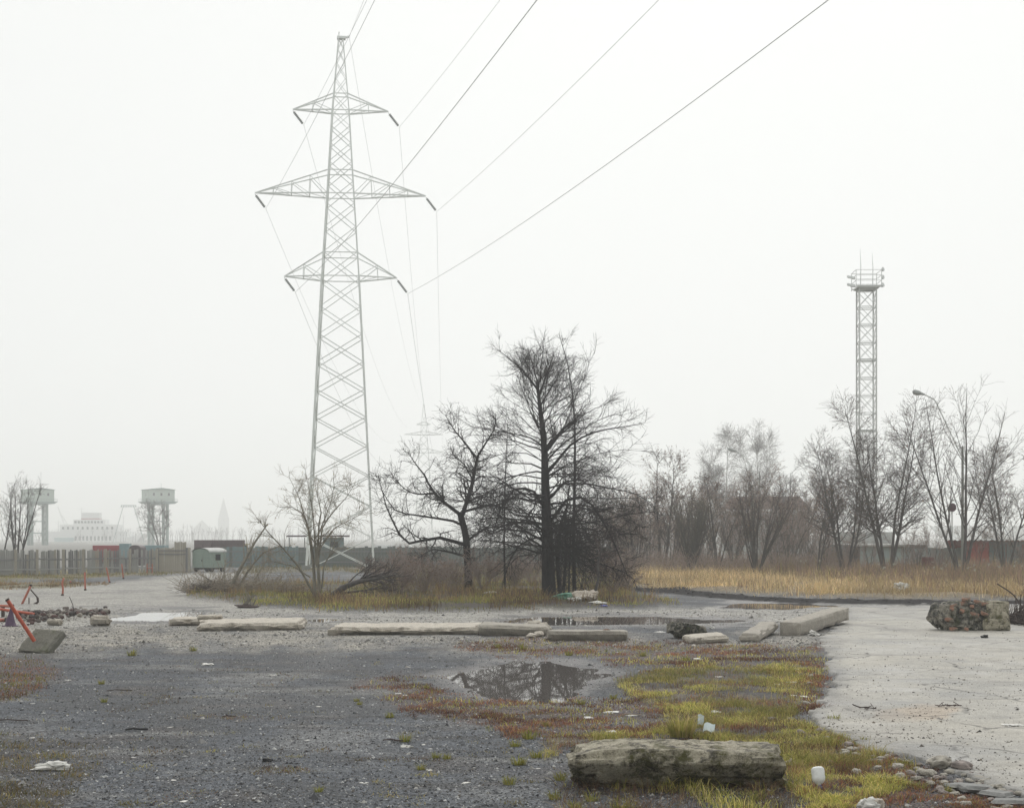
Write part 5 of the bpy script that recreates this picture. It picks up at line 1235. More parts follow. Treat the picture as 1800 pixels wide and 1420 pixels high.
for i, (x, y, w) in enumerate([(925,1112,.35),(940,1107,.42),(955,1113,.38),(948,1120,.3),(935,1122,.25),(962,1108,.3),(917,1118,.22)]):
    V, q = lump(200 + i, 3, .6, .6); g = H(x, y); tag(link('rubble_lump', arr_mesh('rubble_lump', V * w, q), M_slab, None, (g[0], g[1], g[2] + (.08 if i < 3 else 0)), (0, 0, i)), 'crumbled concrete lump at the broken end of the thick grey slab', 'rubble', 'crumbled lumps between two slabs')
slab(964, 1104, 1127, 0.55, 0.30, 6, 'square-edged grey concrete beam nearest the puddle, right of the crumbled end', M_beam, 0.01, (0, 0.01), 0.025, wob=.012)
slab(1182, 1240, 1124, 0.9, 0.42, 7, 'rough broken lump leaning on the small mossy slab', M_rubble, 0.5, (0.05, 0.15), 0.16, wob=.09, name='concrete_lump')
slab(1208, 1280, 1131, 0.8, 0.24, 8, 'small mossy slab with a bright flat top, right of the rough lump', M_slab, 0.28, (0.06, -0.05), 0.05)
def oriented(A, B, w, h, seed, label, mat, lift=0.0, cell=.1, chip=.05, name='concrete_beam'):
    a, b = G(*A), G(*B); L = np.hypot(*(b - a)); ang = math.atan2(b[1] - a[1], b[0] - a[0]); c = (a + b) / 2
    me = block_mesh(name, (L, w, h), cell, chip, .015, seed)
    return tag(link(name, me, mat, None, (c[0], c[1], hz(*c) - .03 + lift / 2), (0, -math.asin(min(.9, lift / L)), ang)), label, 'concrete beam')
oriented((1316, 1129), (1352, 1112), 0.55, 0.26, 9, 'short sloping concrete slab left of the big square beam', M_beam, .10, name='concrete_beam')
oriented((1388, 1117), (1476, 1097), 0.62, 0.42, 10, 'big square pale concrete beam raised at its far end by the asphalt', M_beam, .16, chip=.035)
slab(153, 189, 1100, 0.5, 0.36, 12, 'squarish pale block at the right end of the rubble ridge', M_slab, .1, chip=.12, wob=.05, cell=.06, name='concrete_lump')
slab(74, 107, 1098, 0.45, 0.22, 13, 'flat pale stone in the rubble ridge beside the orange pipe', M_slab, -.1, chip=.1, wob=.04, cell=.05, name='concrete_lump')
# the great mossy block in front
def front_warp(V):
    V[:, 2] *= 1 - 0.16 * smooth(-V[:, 0], 0.55, 1.25) - 0.05 * fbm(V[:, :2] * 2.2, 3, 77)
    V[:, 0] -= 0.05 * (V[:, 2] < 0.15) * np.sign(V[:, 0]) * -1
    V[:, 1] += 0.10 * V[:, 2] - 0.05 * V[:, 2] * fbm(V * 2.0, 2, 78)
    under = np.clip(0.36 + .07 * fbm(V * 3, 2, 79) - V[:, 2], 0, 1) * (V[:, 1] < 0); V[:, 1] += under * 1.0
    V[:, 0] += np.where(V[:, 0] < -.9, np.clip(.3 - V[:, 2], 0, 1) * .5, 0)
    V += unit(V - np.array([0, 0, .25])) * (0.022 * np.abs(fbm(V * 9, 3, 81)) - .03 * smooth(fbm(V * 5, 3, 82), .25, .5))[:, None]
    led = smooth(V[:, 0], -0.1, 0.1) * (V[:, 1] < -0.3) * (V[:, 2] > 0.2); V[:, 1] -= led * 0.05
    return V
me = block_mesh('concrete_block', (2.38, 1.0, 0.50), 0.03, 0.085, 0.055, 21, front_warp)
g = G(1192, 1392); tag(link('concrete_block', me, M_block, None, (g[0], g[1] + .5, -.04), (0, 0.012, -0.015)), 'large mossy broken concrete block lying in the foreground grass', 'concrete block')

def brick_rubble():
    g = G(1716, 1111); root = empty('brick_rubble', (g[0], g[1] + .45, 0.05), 0.03, 'broken chunk of brick masonry and concrete on the asphalt', 'masonry'); rng = random.Random(9)
    def w1(V):
        V[:, 1] += 0.35 * V[:, 2] - .1; V[:, 0] += np.where(V[:, 0] < 0, -0.25 * np.sin(V[:, 2] * 3.4), 0); V[:, 2] *= 1 - .1 * fbm(V * 2.5, 3, 4); return V
    link('mortar_core', block_mesh('mortar_core', (1.5, .95, .80), .04, .14, .16, 31, w1), M_rubble, root, (-.22, 0, -.02))
    link('concrete_end', block_mesh('concrete_end', (.80, 1.0, .88), .05, .07, .025, 32, lambda V: V + np.column_stack([V[:, 2] * 0, V[:, 2] * .12, V[:, 2] * 0])), M_block, root, (.62, .02, -.02))
    link('plaster_patch', block_mesh('plaster_patch', (.75, .1, .36), .04, .06, .03, 33), M_block, root, (.52, -.53, .0))
    meshes = [block_mesh('brick', (.25, .14, .115), .06, .018, .006, 40 + i) for i in range(4)]
    for i, me in enumerate(meshes): me.materials.append((M_brick, M_brick, M_brick2, M_brick)[i])
    spots = [(-.62,.66),(-.34,.72),(-.10,.64),(.06,.78),(-.46,.50),(-.06,.42),(.22,.44),(-.84,.26),(-.74,.56),(-.26,.86),(.28,.72)]
    for i, (x, z) in enumerate(spots):
        o = link('brick', meshes[rng.randrange(4)], None, root, (x, -.56 + .36 * z + rng.uniform(-.04, .03), z), (rng.uniform(-.5, .5), rng.uniform(-.45, .45), rng.choice((0, 1.57, .8, -.6)) + rng.uniform(-.4, .4)))
    for i, (x, y) in enumerate(((-.75, -.62), (-.4, -.7))): link('brick', meshes[i], None, root, (x, y, 0.0), (.1, .05, i + .3))
brick_rubble()

# ------------------------------------------------------------------ orange posts and pipes
def post_line():
    spots = [(110, 1046, 1015, 2, 'bent leaning orange post, nearest of the standing row'), (124, 1026, 1020, 0, 'short cut-off orange post stub behind the nearest post'), (150, 1038, 1006, -1, 'straight orange post, second of the standing row'),
             (193, 1024, 997, -6, 'orange post leaning left, third of the standing row'), (217, 1017, 991, -3, 'orange post in front of the fence, fourth of the row'), (241, 1006, 988, 0, 'thin faded orange post close to the plank fence')]
    for x, yb, yt, lean, lab in spots:
        d = F * HC / (yb - HY); h = (yb - yt) * d / F; r = .045
        root = empty('orange_post', H(x, yb), 0, lab, 'post'); dx = lean * d / F
        pts = [(0, 0, -.1), (dx * .5, 0, h * .5), (dx, 0, h)] if x != 110 else [(0, 0, -.1), (.02, 0, h * .45), (-.03, 0, h * .72), (.07, 0, h)]
        MB().tube(resample(pts, 7), r, 10).build('pipe', M_orange_faded, root, smooth_shade=True)
        MB().lathe([(r * 1.5, -.05), (r * 1.6, .05), (r * 1.1, .09)], 10).build('collar', M_rust, root)
    d = 124.0; root = empty('orange_barrier', (at(263, d), d, 0), 0, 'small orange H-shaped barrier close to the board gate', 'barrier')
    for s in (-1, 1): MB().tube([(s * .2, 0, 0), (s * .2, 0, .75)], .04, 8).build('upright', M_orange_faded, root)
    MB().tube([(-.2, 0, .4), (.2, 0, .4)], .03, 8).build('rung', M_orange_faded, root)
post_line()
def footed_pipe():
    g = H(58, 1147); root = empty('footed_pipe', (g[0], g[1], g[2]), 0, 'orange pipe set in a tilted square concrete foot at the left', 'post'); s = g[1] / F
    me = block_mesh('concrete_foot', (.86, .24, .72), .05, .05, .02, 51, lambda V: V + np.column_stack([.22 * (V[:, 2] - .3), V[:, 2] * 0, V[:, 2] * 0]))
    link('concrete_foot', me, M_foot, root, (0, .18, -.03), (-.75, 0.05, -.32))
    P = lambda x, y, o=0.0: np.array([(x - 58) * s, o, (1147 - y) * s])
    a, b = P(57, 1126, .16), P(15, 1052, -.10)
    MB().tube(resample([a, a * .4 + b * .6, b], 8), [.048] * 8, 14, False).build('pipe', M_orange, root, smooth_shade=True)
    MB().tube([b - (b - a) * .02, b + (b - a) * .012], .053, 14, False).build('rim', M_rust, root); MB().tube([b - (b - a) * .03, b - (b - a) * .028], .043, 12).build('bore_shade', M_black, root)  # black disc just inside the mouth paints the shade of the hollow pipe
footed_pipe()
def lying_pipes():
    for (x0, y0, x1, y1, off, r, lab) in ((-30, 1066, 62, 1079, .0, .045, 'orange pipe lying flat behind the footed pipe'), (-30, 1064, 20, 1065, 2.2, .05, 'pale end of a second pipe at the left edge'), (-30, 1090, 9, 1092, -1.0, .06, 'rusty pipe end at the left edge near the purple cone')):
        gy = 1090; d = F * HC / (gy - HY) + off; root = empty('lying_pipe', (at((x0 + x1) / 2, d), d, 0), 0, lab, 'pipe'); ox = at((x0 + x1) / 2, d)
        a = np.array([at(x0, d) - ox, 0, max(r, zat(y0, d))]); b = np.array([at(x1, d) - ox, 0, max(r, zat(y1, d))])
        MB().tube(resample([a, b], 5), r, 12).build('shaft', M_orange if off == 0 else M_orange_faded, root, smooth_shade=True)
        MB().tube([b, b + unit(b - a) * .08], r * 1.45, 12).build('flange', M_rust, root)
        for t in (.25, .7):
            c = a * (1 - t) + b * t
            if c[2] > r + .05: MB().bar((c[0], .02, -.03), (c[0], 0.02, c[2] - r * .8), .1).build('prop', M_rust, root)
    g = H(18, 1099); root = empty('purple_cone', g, .3, 'dark purple crumpled plastic cone behind the footed pipe', 'cone')
    rng = np.random.default_rng(4); prof = [(.20, 0), (.17, .05), (.13, .2), (.09, .34), (.06, .46), (.015, .62)]
    me = MB().lathe(prof, 12).mesh('cone_body', True); V = np.array([v.co for v in me.vertices]); V += rng.normal(0, .012, V.shape); V[:, 0] += V[:, 2] * .05
    me.vertices.foreach_set('co', V.ravel()); link('cone_body', me, M_purple, root); MB().box((0, 0, .015), (.5, .42, .03)).build('cone_base', M_purple, root)
    d = F * HC / (1062 - HY); s = d / F; root = empty('leaning_pipe', (*G(38, 1062), 0), 0, 'leaning faded orange pipe trailing a bent wire, left of the standing posts', 'post'); P = lambda x, y, o=0.0: np.array([(x - 38) * s, o, (1062 - y) * s])
    a, b = P(38, 1063), P(54, 1029); MB().tube(resample([a, b], 5), .048, 10).build('pipe', M_orange_faded, root, smooth_shade=True); MB().tube([b - (b - a) * .02, b + (b - a) * .06], .062, 10).build('cap', M_rust, root)
    MB().tube(resample([P(54, 1036), P(60, 1043), P(66, 1050)], 6), .03, 6).build('wire', M_rust, root); MB().tube(resample([P(66, 1050), P(67, 1058), P(58, 1063)], 6), .05, 6).build('bent_strap', M_rust, root); MB().tube([P(51, 1050), P(51, 1063)], .025, 6).build('stay', M_rust, root)
lying_pipes()
# rubble ridge on the left
def ridge():
    rng = np.random.default_rng(61); VV, QQ, CC, n0 = [], [], [], 0
    for i in range(260):
        x = rng.uniform(30, 190); y = 1088 + rng.normal(0, 4.0) - (8 if x > 110 else 2); V, q = lump(300 + i % 25, 2, .5, .7); g = G(x, y); w = rng.uniform(.06, .26)
        a = rng.uniform(0, 6.28); R_ = np.array([[math.cos(a), -math.sin(a), 0], [math.sin(a), math.cos(a), 0], [0, 0, 1]])
        V = (V * w) @ R_.T + np.array([g[0], g[1], .12 * math.exp(-((y - 1086) / 7) ** 2) * rng.uniform(0, 1.4) - .02]); VV.append(V); QQ.append(q + n0); n0 += len(V)
        c = np.array([(.06, .052, .05), (.12, .10, .09), (.23, .21, .18), (.09, .05, .045)][rng.integers(0, 4)]) * rng.uniform(.7, 1.3); CC.append(np.tile(c, (len(V), 1)))
    o = link('rubble_ridge', arr_mesh('rubble_ridge', np.concatenate(VV), np.concatenate(QQ), np.concatenate(CC)), M_pebble); tag(o, 'low ridge of dark broken rubble and earth left of the puddle', 'rubble', kind='stuff')
ridge()
def dead_stalk():
    root = empty('dead_stalk', H(130, 1088), 0, 'single thin dead stalk rising from the rubble ridge', 'plant'); s = 54.0 / F
    MB().tube(resample([(0, 0, 0), (0, 0, 15 * s), (-2 * s, 0, 26 * s), (-8 * s, 0, 40 * s)], 8), [.012] * 8, 5).build('stem', M_twig_dark, root)
    for z, dx in ((10, 5), (18, -4)): MB().tube([(0, 0, z * s), (dx * s, 0, (z + 6) * s)], .008, 4).build('shoot', M_twig_dark, root)
dead_stalk()

# ------------------------------------------------------------------ litter
def crumple(name, x, y, size, mat, seed, label, cat='litter', flat=.6, rough=.9, group=None, lift=0, rz=0.0):
    V, q = lump(seed, 7, rough, flat); V = V * np.array(size)[None]; n = fbm(V / max(size) * 7 + seed, 3, seed); V += unit(V - V.mean(axis=0)) * (n * max(size) * .13)[:, None]; V[:, 2] = np.maximum(V[:, 2], 0)
    g = Hs(x, y); return tag(link(name, arr_mesh(name, V, q), mat, None, (g[0], g[1], g[2] - .01 + lift), (0, 0, rz)), label, cat, group)
crumple('plastic_bag', 1431, 1117, (.30, .2, .22), M_bag, 1, 'crumpled white bag lying against the big square beam')
crumple('plastic_bag', 1583, 1048, (.62, .4, .6), M_bag, 2, 'round pale bag at the foot of the straw grass', lift=.06)
crumple('rubbish_bag', 1030, 1063, (.95, .6, .75), M_bag_cream, 3, 'bulging cream rubbish bag by the twisted sapling')
crumple('rubbish_bag', 998, 1062, (.9, .5, .4), M_plastic_green, 4, 'green plastic sheet heaped at the foot of the great dark tree')
crumple('rubbish_bag', 1012, 1064, (.6, .4, .25), M_bag, 5, 'low white bag between the green sheet and the cream bag')
crumple('rubbish_bag', 1050, 1066, (.7, .4, .18), M_bag, 6, 'flat torn white plastic at the grass edge under the sapling')
crumple('rubbish_bag', 862, 1050, (.55, .4, .22), M_bag, 7, 'small white heap left of the great dark tree')
crumple('plastic_bag', 1061, 1068, (.3, .2, .12), M_plastic_blue, 8, 'small blue scrap at the grass edge')
crumple('crumpled_paper', 95, 1352, (.34, .22, .16), M_bag, 9, 'crumpled white paper lying in the left foreground grass', rz=.5)
crumple('plastic_bag', 1389, 1349, (.10, .10, .13), M_bag_cream, 10, 'small cream scrap at the right end of the mossy block')
crumple('plastic_bag', 1524, 1425, (.19, .15, .17), M_bag, 11, 'torn white plastic sticking up at the bottom edge', rough=.8, flat=.8)
crumple('plastic_bag', 1541, 1424, (.12, .1, .2), M_bag_cream, 12, 'cream scrap beside the torn white plastic')
crumple('crumpled_paper', 1780, 1281, (.26, .2, .05), M_bag, 13, 'flattened pale litter on the asphalt at the right edge')
crumple('black_lump', 1731, 1124, (.2, .14, .14), M_black, 14, 'dark stone lying before the brick rubble')
crumple('crumpled_paper', 1255, 1257, (.18, .14, .06), M_bag, 15, 'small white scrap in the grass above the blue-white cards')
crumple('black_rag', 470, 1338, (.11, .08, .09), M_black, 16, 'small black upright scrap on the dark gravel')
crumple('crumpled_paper', 715, 1312, (.13, .1, .06), M_bag, 17, 'crumpled white scrap under a small grass tuft')
crumple('plastic_bag', 1160, 1113, (.28, .2, .06), M_bag, 18, 'flat white scrap left of the rough lump')
crumple('plastic_bag', 1252, 1105, (.14, .1, .14), M_bag, 19, 'white scrap standing behind the small mossy slab')
crumple('earth_clod', 1066, 1125.6, (.16, .12, .12), M_brick, 20, 'brown clod lying on the square-edged grey beam', lift=.25)
def card(x, y, rot, sz, lab):
    g = H(x, y); m = MB(); n = 6; V = [((i / n - .5) * sz[0], (j / n - .5) * sz[1], .02 * math.sin(i * .9) + .012 * j) for i in range(n + 1) for j in range(n + 1)]
    V2 = V + [(a, b, c - .004) for a, b, c in V]; k = (n + 1) ** 2; f = []
    for i in range(n):
        for j in range(n): a = i * (n + 1) + j; f += [(a, a + n + 1, a + n + 2, a + 1), (k + a + 1, k + a + n + 2, k + a + n + 1, k + a)]
    m.add(V2, f); tag(m.build('torn_card', M_card, None, (g[0], g[1], g[2] + .07), rot), lab, 'litter')
card(1231, 1277, (0.9, 0.1, .2), (.10, .13), 'blue-white torn card standing in the grass, upper of two')
card(1247, 1294, (0.25, -.1, -.4), (.16, .12), 'blue-white torn card lying in the grass, lower of two')
def bottle():
    g = H(1441, 1397); root = empty('plastic_bottle', (g[0], g[1], g[2] + .02), 0, 'white plastic bottle upside down on its blue cap in the foreground grass', 'bottle')
    M_ = Euler((-0.30, -.06, 0)).to_matrix().to_4x4()
    prof = [(.022, .03), (.026, .045), (.05, .065), (.068, .09), (.074, .12), (.070, .15), (.074, .18), (.071, .20), (.072, .215), (.05, .235), (.012, .24)]
    b = MB().lathe(prof, 24, M_).build('body', M_plastic_white, root, smooth_shade=True)
    MB().lathe([(.026, 0), (.028, .005), (.028, .03), (.024, .034)], 18, M_).build('cap', M_plastic_blue, root)
bottle()
# little pale scraps scattered over the gravel, and sticks
scr = [MB() for _ in range(3)]
for i, m in enumerate(scr):
    V, q = lump(400 + i, 3, .9, .25); m.add(V, [tuple(a) for a in q])
scr = [m.mesh('paper_scrap') for m in scr]
for me in scr: me.materials.append(M_bag)
for i, (x, y, w) in enumerate([(365,1168,.26),(300,1278,.07),(305,1370,.06),(322,1407,.08),(480,1186,.14),(56,1295,.06),(235,1330,.05),(560,1242,.08),(640,1375,.07),(745,1306,.06),(905,1268,.09),(1035,1262,.16),(1075,1252,.18),(1075,1285,.14),(1110,1258,.14),(755,1353,.07),(820,1375,.08),(640,1375,.07),(540,1300,.06),(57,1236,.07),(1225,1158,.18),(1263,1190,.12),(1365,1205,.12),(1392,1203,.15),(1400,1178,.13),(1411,1226,.14),(1395,1228,.1),(700,1218,.09),(712,1221,.07),(985,1213,.07),(120,1195,.1),(430,1130,.12),(300,1140,.11),(1045,1385,.05),(945,1350,.06)]):
    g = H(x, y); o = link('paper_scrap', scr[i % 3], None, None, (g[0], g[1], g[2] - .005), (0, 0, i * 1.7)); o.scale = (w, w * 1.4, w * .8); tag(o, 'small pale scrap or stone lying loose on the dirt', 'scrap', 'pale scraps scattered over the lot')
rng_ = random.Random(12)
for x, y, L, a, lab in [(240,1283,.32,.05,'thick black stick on the dark gravel, left of the middle'), (210,1215,.45,.1,'dark stick lying far left on the gravel'), (20,1268,.5,-.05,'long dark stick near the left edge'), (403,1261,.22,.3,'thin brown stick on the gravel'), (690,1302,.3,-.4,'thin stick beside a grass tuft'), (1525,1252,.28,-.6,'dead twig heap lying on the asphalt'), (1670,1248,.4,.1,'second dead twig bundle on the asphalt'), (1110,1258,.3,-.25,'pale wood splinter beyond the mossy block')]:
    g = Hs(x, y); pts = [(-L/2, 0, .02), (-L/6, .03, .035), (L/5, -.02, .03), (L/2, .02, .025)]; r = .016 if 'black' in lab else .009
    m = MB().tube(resample(pts, 7), r, 6)
    if 'twig' in lab:
        for k in range(9): p = np.array([rng_.uniform(-L/2, L/2), rng_.uniform(-.05, .05), .02]); m.tube([p, p + np.array([rng_.uniform(-.15, .15), rng_.uniform(-.15, .15), rng_.uniform(0, .07)])], .006, 4)
    tag(m.build('dead_stick', M_black if 'black' in lab else M_twig_brown if 'pale' not in lab else M_twig_light, None, (g[0], g[1], g[2]), (0, 0, a)), lab, 'stick')

# ------------------------------------------------------------------ loose stones along the broken asphalt edge
stones = []
for i in range(6):
    V, q = lump(500 + i, 3, .55, .62); me = arr_mesh('edge_stone', V, q); me.materials.append((M_stone, M_stone2, M_stone)[i % 3]); stones.append(me)
rng = np.random.default_rng(71)
edge = [(1442,1140),(1462,1205),(1428,1258),(1470,1296),(1520,1318),(1590,1335),(1640,1350),(1690,1368),(1730,1385),(1780,1405)]
k = 0
while k < 170:
    t = (len(edge) - 1.001) * rng.uniform(0, 1) ** .55; i = int(t); f = t - i; x = edge[i][0] * (1 - f) + edge[i+1][0] * f + rng.normal(-8, 34); y = edge[i][1] * (1 - f) + edge[i+1][1] * f + rng.normal(8, 16)
    if y > 1440 or on_asphalt(x - 10, y + 3): continue
    g = H(x, y); w = rng.uniform(.035, .115) * (1.5 if rng.random() < .12 else 1)
    o = link('edge_stone', stones[k % 6], None, None, (g[0], g[1], g[2] - .01), (rng.uniform(-.2, .2), rng.uniform(-.2, .2), rng.uniform(0, 6.28))); o.scale = (w * 1.25, w, w)
    tag(o, 'loose pale stone along the broken left edge of the asphalt', 'stone', 'loose stones along the asphalt edge'); k += 1
for x, y, w, lab in ((1655,1352,.30,'large flat stone, largest of the loose stones by the asphalt edge'), (1692,1357,.27,'rounded pinkish stone right of the largest edge stone'), (1655,1344,.22,'pale wedge stone above the largest edge stone')):
    V, q = lump(int(x), 5, .5, .5); g = H(x, y); tag(link('boulder', arr_mesh('boulder', V * w, q, None, False), M_stone2 if 'pink' in lab else M_stone, None, (g[0], g[1], g[2] - .01), (0, 0, 1)), lab, 'stone')
# broken asphalt plates in the corner
for i, (x, y, sx, sy) in enumerate([(1718,1392,.42,.4),(1752,1404,.36,.35),(1690,1388,.3,.3),(1775,1418,.4,.3)]):
    me = block_mesh('asphalt_plate', (sx, sy, .07), .05, .05, .015, 80 + i); g = H(x, y); tag(link('asphalt_plate', me, plain('asphalt_piece_%d' % i, (.25, .25, .24), (.16, .16, .155), 20, .9, .5), None, (g[0], g[1], g[2] + .0), (.08 * (i % 2) - .04, .06, i * .9)), ['largest cracked asphalt plate in the lower right corner', 'cracked asphalt plate right of the largest one', 'small cracked asphalt plate left of the largest one', 'cracked asphalt plate at the very bottom right'][i], 'asphalt plate')
# ------------------------------------------------------------------ plants and grit nobody could count
def blades(rng, P, h, w, pal, lean=.35, bend=.4, vary=.25):
    n = len(P); a = rng.uniform(0, 6.28, n); side = np.column_stack([np.cos(a), np.sin(a), np.zeros(n)]); b = rng.uniform(0, 6.28, n); out = np.column_stack([np.cos(b), np.sin(b), np.zeros(n)])
    ln = (np.abs(rng.normal(0, lean, n)) * h)[:, None]; up = np.array([0, 0, 1.])
    m = P + up * (h * .55)[:, None] + out * ln * .4; t = P + up * (h * (1 - bend * rng.uniform(0, 1, n) ** 2))[:, None] + out * ln * 1.3; ww = w[:, None] / 2
    V = np.stack([P - side * ww, P + side * ww, m + side * ww * .75, m - side * ww * .75, t], axis=1).reshape(-1, 3)
    k = np.arange(n)[:, None] * 5; q = k + np.array([[0, 1, 2, 3]]); tr = k + np.array([[3, 2, 4]])
    pal = np.array(pal); c = pal[rng.integers(0, len(pal), n)] * rng.uniform(1 - vary, 1 + vary, (n, 1)); C_ = np.repeat(c, 5, axis=0)
    return V, q, tr, C_
def scatter(rng, n, zname, clump=0.0, thr=(-.35, .35), feather=10, wob=14, seed=0, box=None, ypow=1.0):
    """points in a zone, with uneven clumps"""
    poly = np.array(ZONES[zname] if isinstance(zname, str) else zname, float); x0, y0 = poly.min(axis=0); x1, y1 = poly.max(axis=0)
    x0, x1, y1 = max(x0 - 30, -120), min(x1 + 30, 1920), min(y1 + 8, 1436); y0 -= 6
    out = []; got = 0
    while got < n:
        px_ = rng.uniform(x0, x1, n * 2); py_ = y0 + (y1 - y0) * rng.uniform(0, 1, n * 2) ** ypow
        m = zone(zname, px_, py_, feather, wob, seed) if isinstance(zname, str) else smooth(poly_sd(px_, py_, zname), -feather, feather)
        d = F * HC / (py_ - HY); X = (px_ - 900) * d / F
        if clump: m = m * smooth(fbm(np.column_stack([X, d]) / clump, 3, 200 + seed), *thr)
        k = rng.uniform(0, 1, len(m)) < m; out.append(np.column_stack([X, d])[k]); got += k.sum()
        if len(out) > 40: break
    P = np.concatenate(out)[:n]; return np.column_stack([P, height(P[:, 0], P[:, 1]) - .01])
def stuff(name, label, parts, mat=None):
    VV, QQ, TT, CC, o = [], [], [], [], 0
    for V, q, t, c in parts: VV.append(V); QQ.append(q + o); TT.append(t + o); CC.append(c); o += len(V)
    me = arr_mesh(name, np.concatenate(VV), [np.concatenate(QQ), np.concatenate(TT)], np.concatenate(CC)); return tag(link(name, me, mat or M_straw), label, kind='stuff')
R8 = np.random.default_rng(8)
U = R8.uniform
GREEN = [(.42, .40, .10), (.30, .31, .07), (.54, .47, .14), (.60, .49, .19), (.22, .24, .06)]
RED = [(.24, .095, .065), (.16, .08, .065), (.28, .125, .07), (.12, .072, .062), (.31, .19, .08)]
STRAW = [(.66, .51, .28), (.57, .42, .22), (.43, .29, .15), (.72, .58, .36), (.48, .38, .18)]
WEED = [(.25, .165, .125), (.18, .13, .11), (.33, .22, .14), (.29, .25, .12), (.21, .15, .135)]
def grass_patch(n, zname, hr, wr, pal, clump=.8, seed=0, lean=.45, bend=.4, **kw):
    P = scatter(R8, n, zname, clump, seed=seed, **kw); n = len(P); k = .55 + .9 * smooth(fbm(P[:, :2] / max(.25, clump * .6), 3, 300 + seed), -.4, .5); bl = blades(R8, P, U(hr[0], hr[1], n) * k, U(wr[0], wr[1], n), pal, lean, bend); tone = .6 + .75 * smooth(fbm(P[:, :2] / (clump * 1.7 + .2), 4, 330 + seed), -.4, .4); bl[3][:] *= np.repeat(tone, 5)[:, None]; return bl
stuff('foreground_grass', 'yellow-green matted grass in the right foreground', [grass_patch(46000, 'grass', (.02, .11), (.004, .011), GREEN, .7, 3, .9, thr=(-.22, .3)), grass_patch(15000, 'grass', (.02, .11), (.004, .01), RED, .35, 5, .9),
      grass_patch(5000, 'grass', (.08, .2), (.004, .008), [(.36, .28, .12), (.22, .2, .06)], .5, 6, .5)])
stuff('red_ground_herbs', 'low reddish-brown herbs spread over the wet dirt', [grass_patch(21000, 'red1', (.012, .06), (.006, .015), RED, .6, 6, .9, feather=22, wob=34), grass_patch(17000, 'red2', (.02, .08), (.008, .02), RED, .8, 7, .9, feather=22, wob=34),
      grass_patch(2600, 'red3', (.02, .09), (.01, .02), RED, .7, 8, .9), grass_patch(7000, 'red4', (.015, .07), (.005, .013), RED + [(.2, .17, .06)], .4, 9, .9)])
stuff('scattered_green', 'sparse yellowish grass among the red herbs', [grass_patch(2600, 'red1', (.03, .10), (.005, .012), GREEN, .35, 31, .7), grass_patch(4200, 'red2', (.03, .11), (.008, .018), GREEN, .6, 32, .7), grass_patch(5000, 'leftgrass', (.02, .08), (.005, .012), [(.24, .18, .08), (.18, .14, .07), (.15, .15, .05)], .4, 33, .8),
      grass_patch(1500, 'red3', (.03, .10), (.01, .02), [(.2, .18, .07), (.16, .15, .05)], .6, 34, .8)])
stuff('straw_grass', 'tall dry straw-coloured grass along the right', [grass_patch(40000, 'straw', (.12, .62), (.012, .03), STRAW, 2.6, 2, .8, .5, wob=14, ypow=.8), grass_patch(5000, 'straw', (.25, .8), (.012, .028), WEED, 1.5, 49, .6, .3, wob=4, ypow=.7), grass_patch(4000, 'straw', (.6, .95), (.012, .02), STRAW, 2.5, 44, .35, .4, ypow=1.2)])
weed_front = [(1560,1036),(1640,1044),(1760,1049),(1920,1048),(1920,1010),(1560,1012)]
weed_zone = [(1080,1008),(1250,1012),(1420,1022),(1600,1036),(1700,1042),(1920,1040),(1920,992),(1080,996)]
stuff('dry_weeds', 'brown withered weeds standing behind the straw grass', [grass_patch(13000, weed_zone, (.5, 1.35), (.012, .03), WEED, 2.2, 45, .3, .3, feather=12), grass_patch(5000, weed_front, (.3, .95), (.012, .03), WEED + [(.3, .2, .1)], 1.4, 48, .5, .3, feather=14), grass_patch(6000, weed_zone, (.3, .9), (.03, .06), WEED + [(.2, .2, .06)], 2.0, 46, .5, .5, feather=12)])
stuff('island_grass', 'green and straw grass covering the island under the trees', [grass_patch(26000, 'island', (.06, .24), (.012, .03), [(.26, .27, .065), (.31, .28, .08), (.20, .22, .05), (.36, .28, .12)], 1.4, 1, .5, wob=10),
      grass_patch(14000, 'island', (.1, .55), (.012, .025), [(.25, .17, .08), (.19, .12, .07), (.14, .09, .07), (.3, .23, .1)], 1.8, 47, .4, wob=4, ypow=.7), grass_patch(9000, 'backgrass', (.15, .5), (.02, .05), [(.2, .17, .07), (.27, .2, .09), (.14, .14, .06)], 2.0, 13, .4)])
stuff('fence_grass', 'yellowish grass strip at the foot of the plank fence', [grass_patch(6000, 'fencegrass', (.06, .28), (.02, .05), [(.26, .22, .09), (.2, .2, .07), (.3, .23, .12)], 1.6, 12, .5), grass_patch(3500, 'fencegrass2', (.05, .2), (.02, .05), [(.24, .15, .08), (.3, .22, .11), (.18, .13, .08)], 1.6, 14, .5)])
lot = [(-80,1155),(640,1150),(900,1180),(1000,1300),(1000,1436),(-80,1436)]
stuff('sparse_weeds', 'thin brown and olive weeds sprouting here and there through the dark gravel', [grass_patch(6500, lot, (.008, .05), (.005, .012), [(.25, .17, .09), (.2, .12, .075), (.26, .24, .08), (.15, .09, .07)], .9, 61, 1.1, feather=30, thr=(.22, .6)), grass_patch(2500, lot, (.01, .06), (.005, .011), [(.3, .28, .09), (.34, .27, .12)], .5, 62, 1.0, feather=30, thr=(.35, .7))])
# fringe round the mossy block and dark litter under it
front = [(985,1378),(1400,1386),(1420,1436),(980,1436)]
stuff('block_fringe', 'rank grass and dead stalks along the foot of the mossy block', [grass_patch(1100, front, (.04, .2), (.004, .010), GREEN, .3, 51, .6, feather=14, thr=(0, .3)), grass_patch(2200, front, (.03, .24), (.003, .007), [(.3, .22, .12), (.2, .12, .07), (.13, .07, .05), (.08, .06, .05)], .3, 52, 1.2, feather=14)])
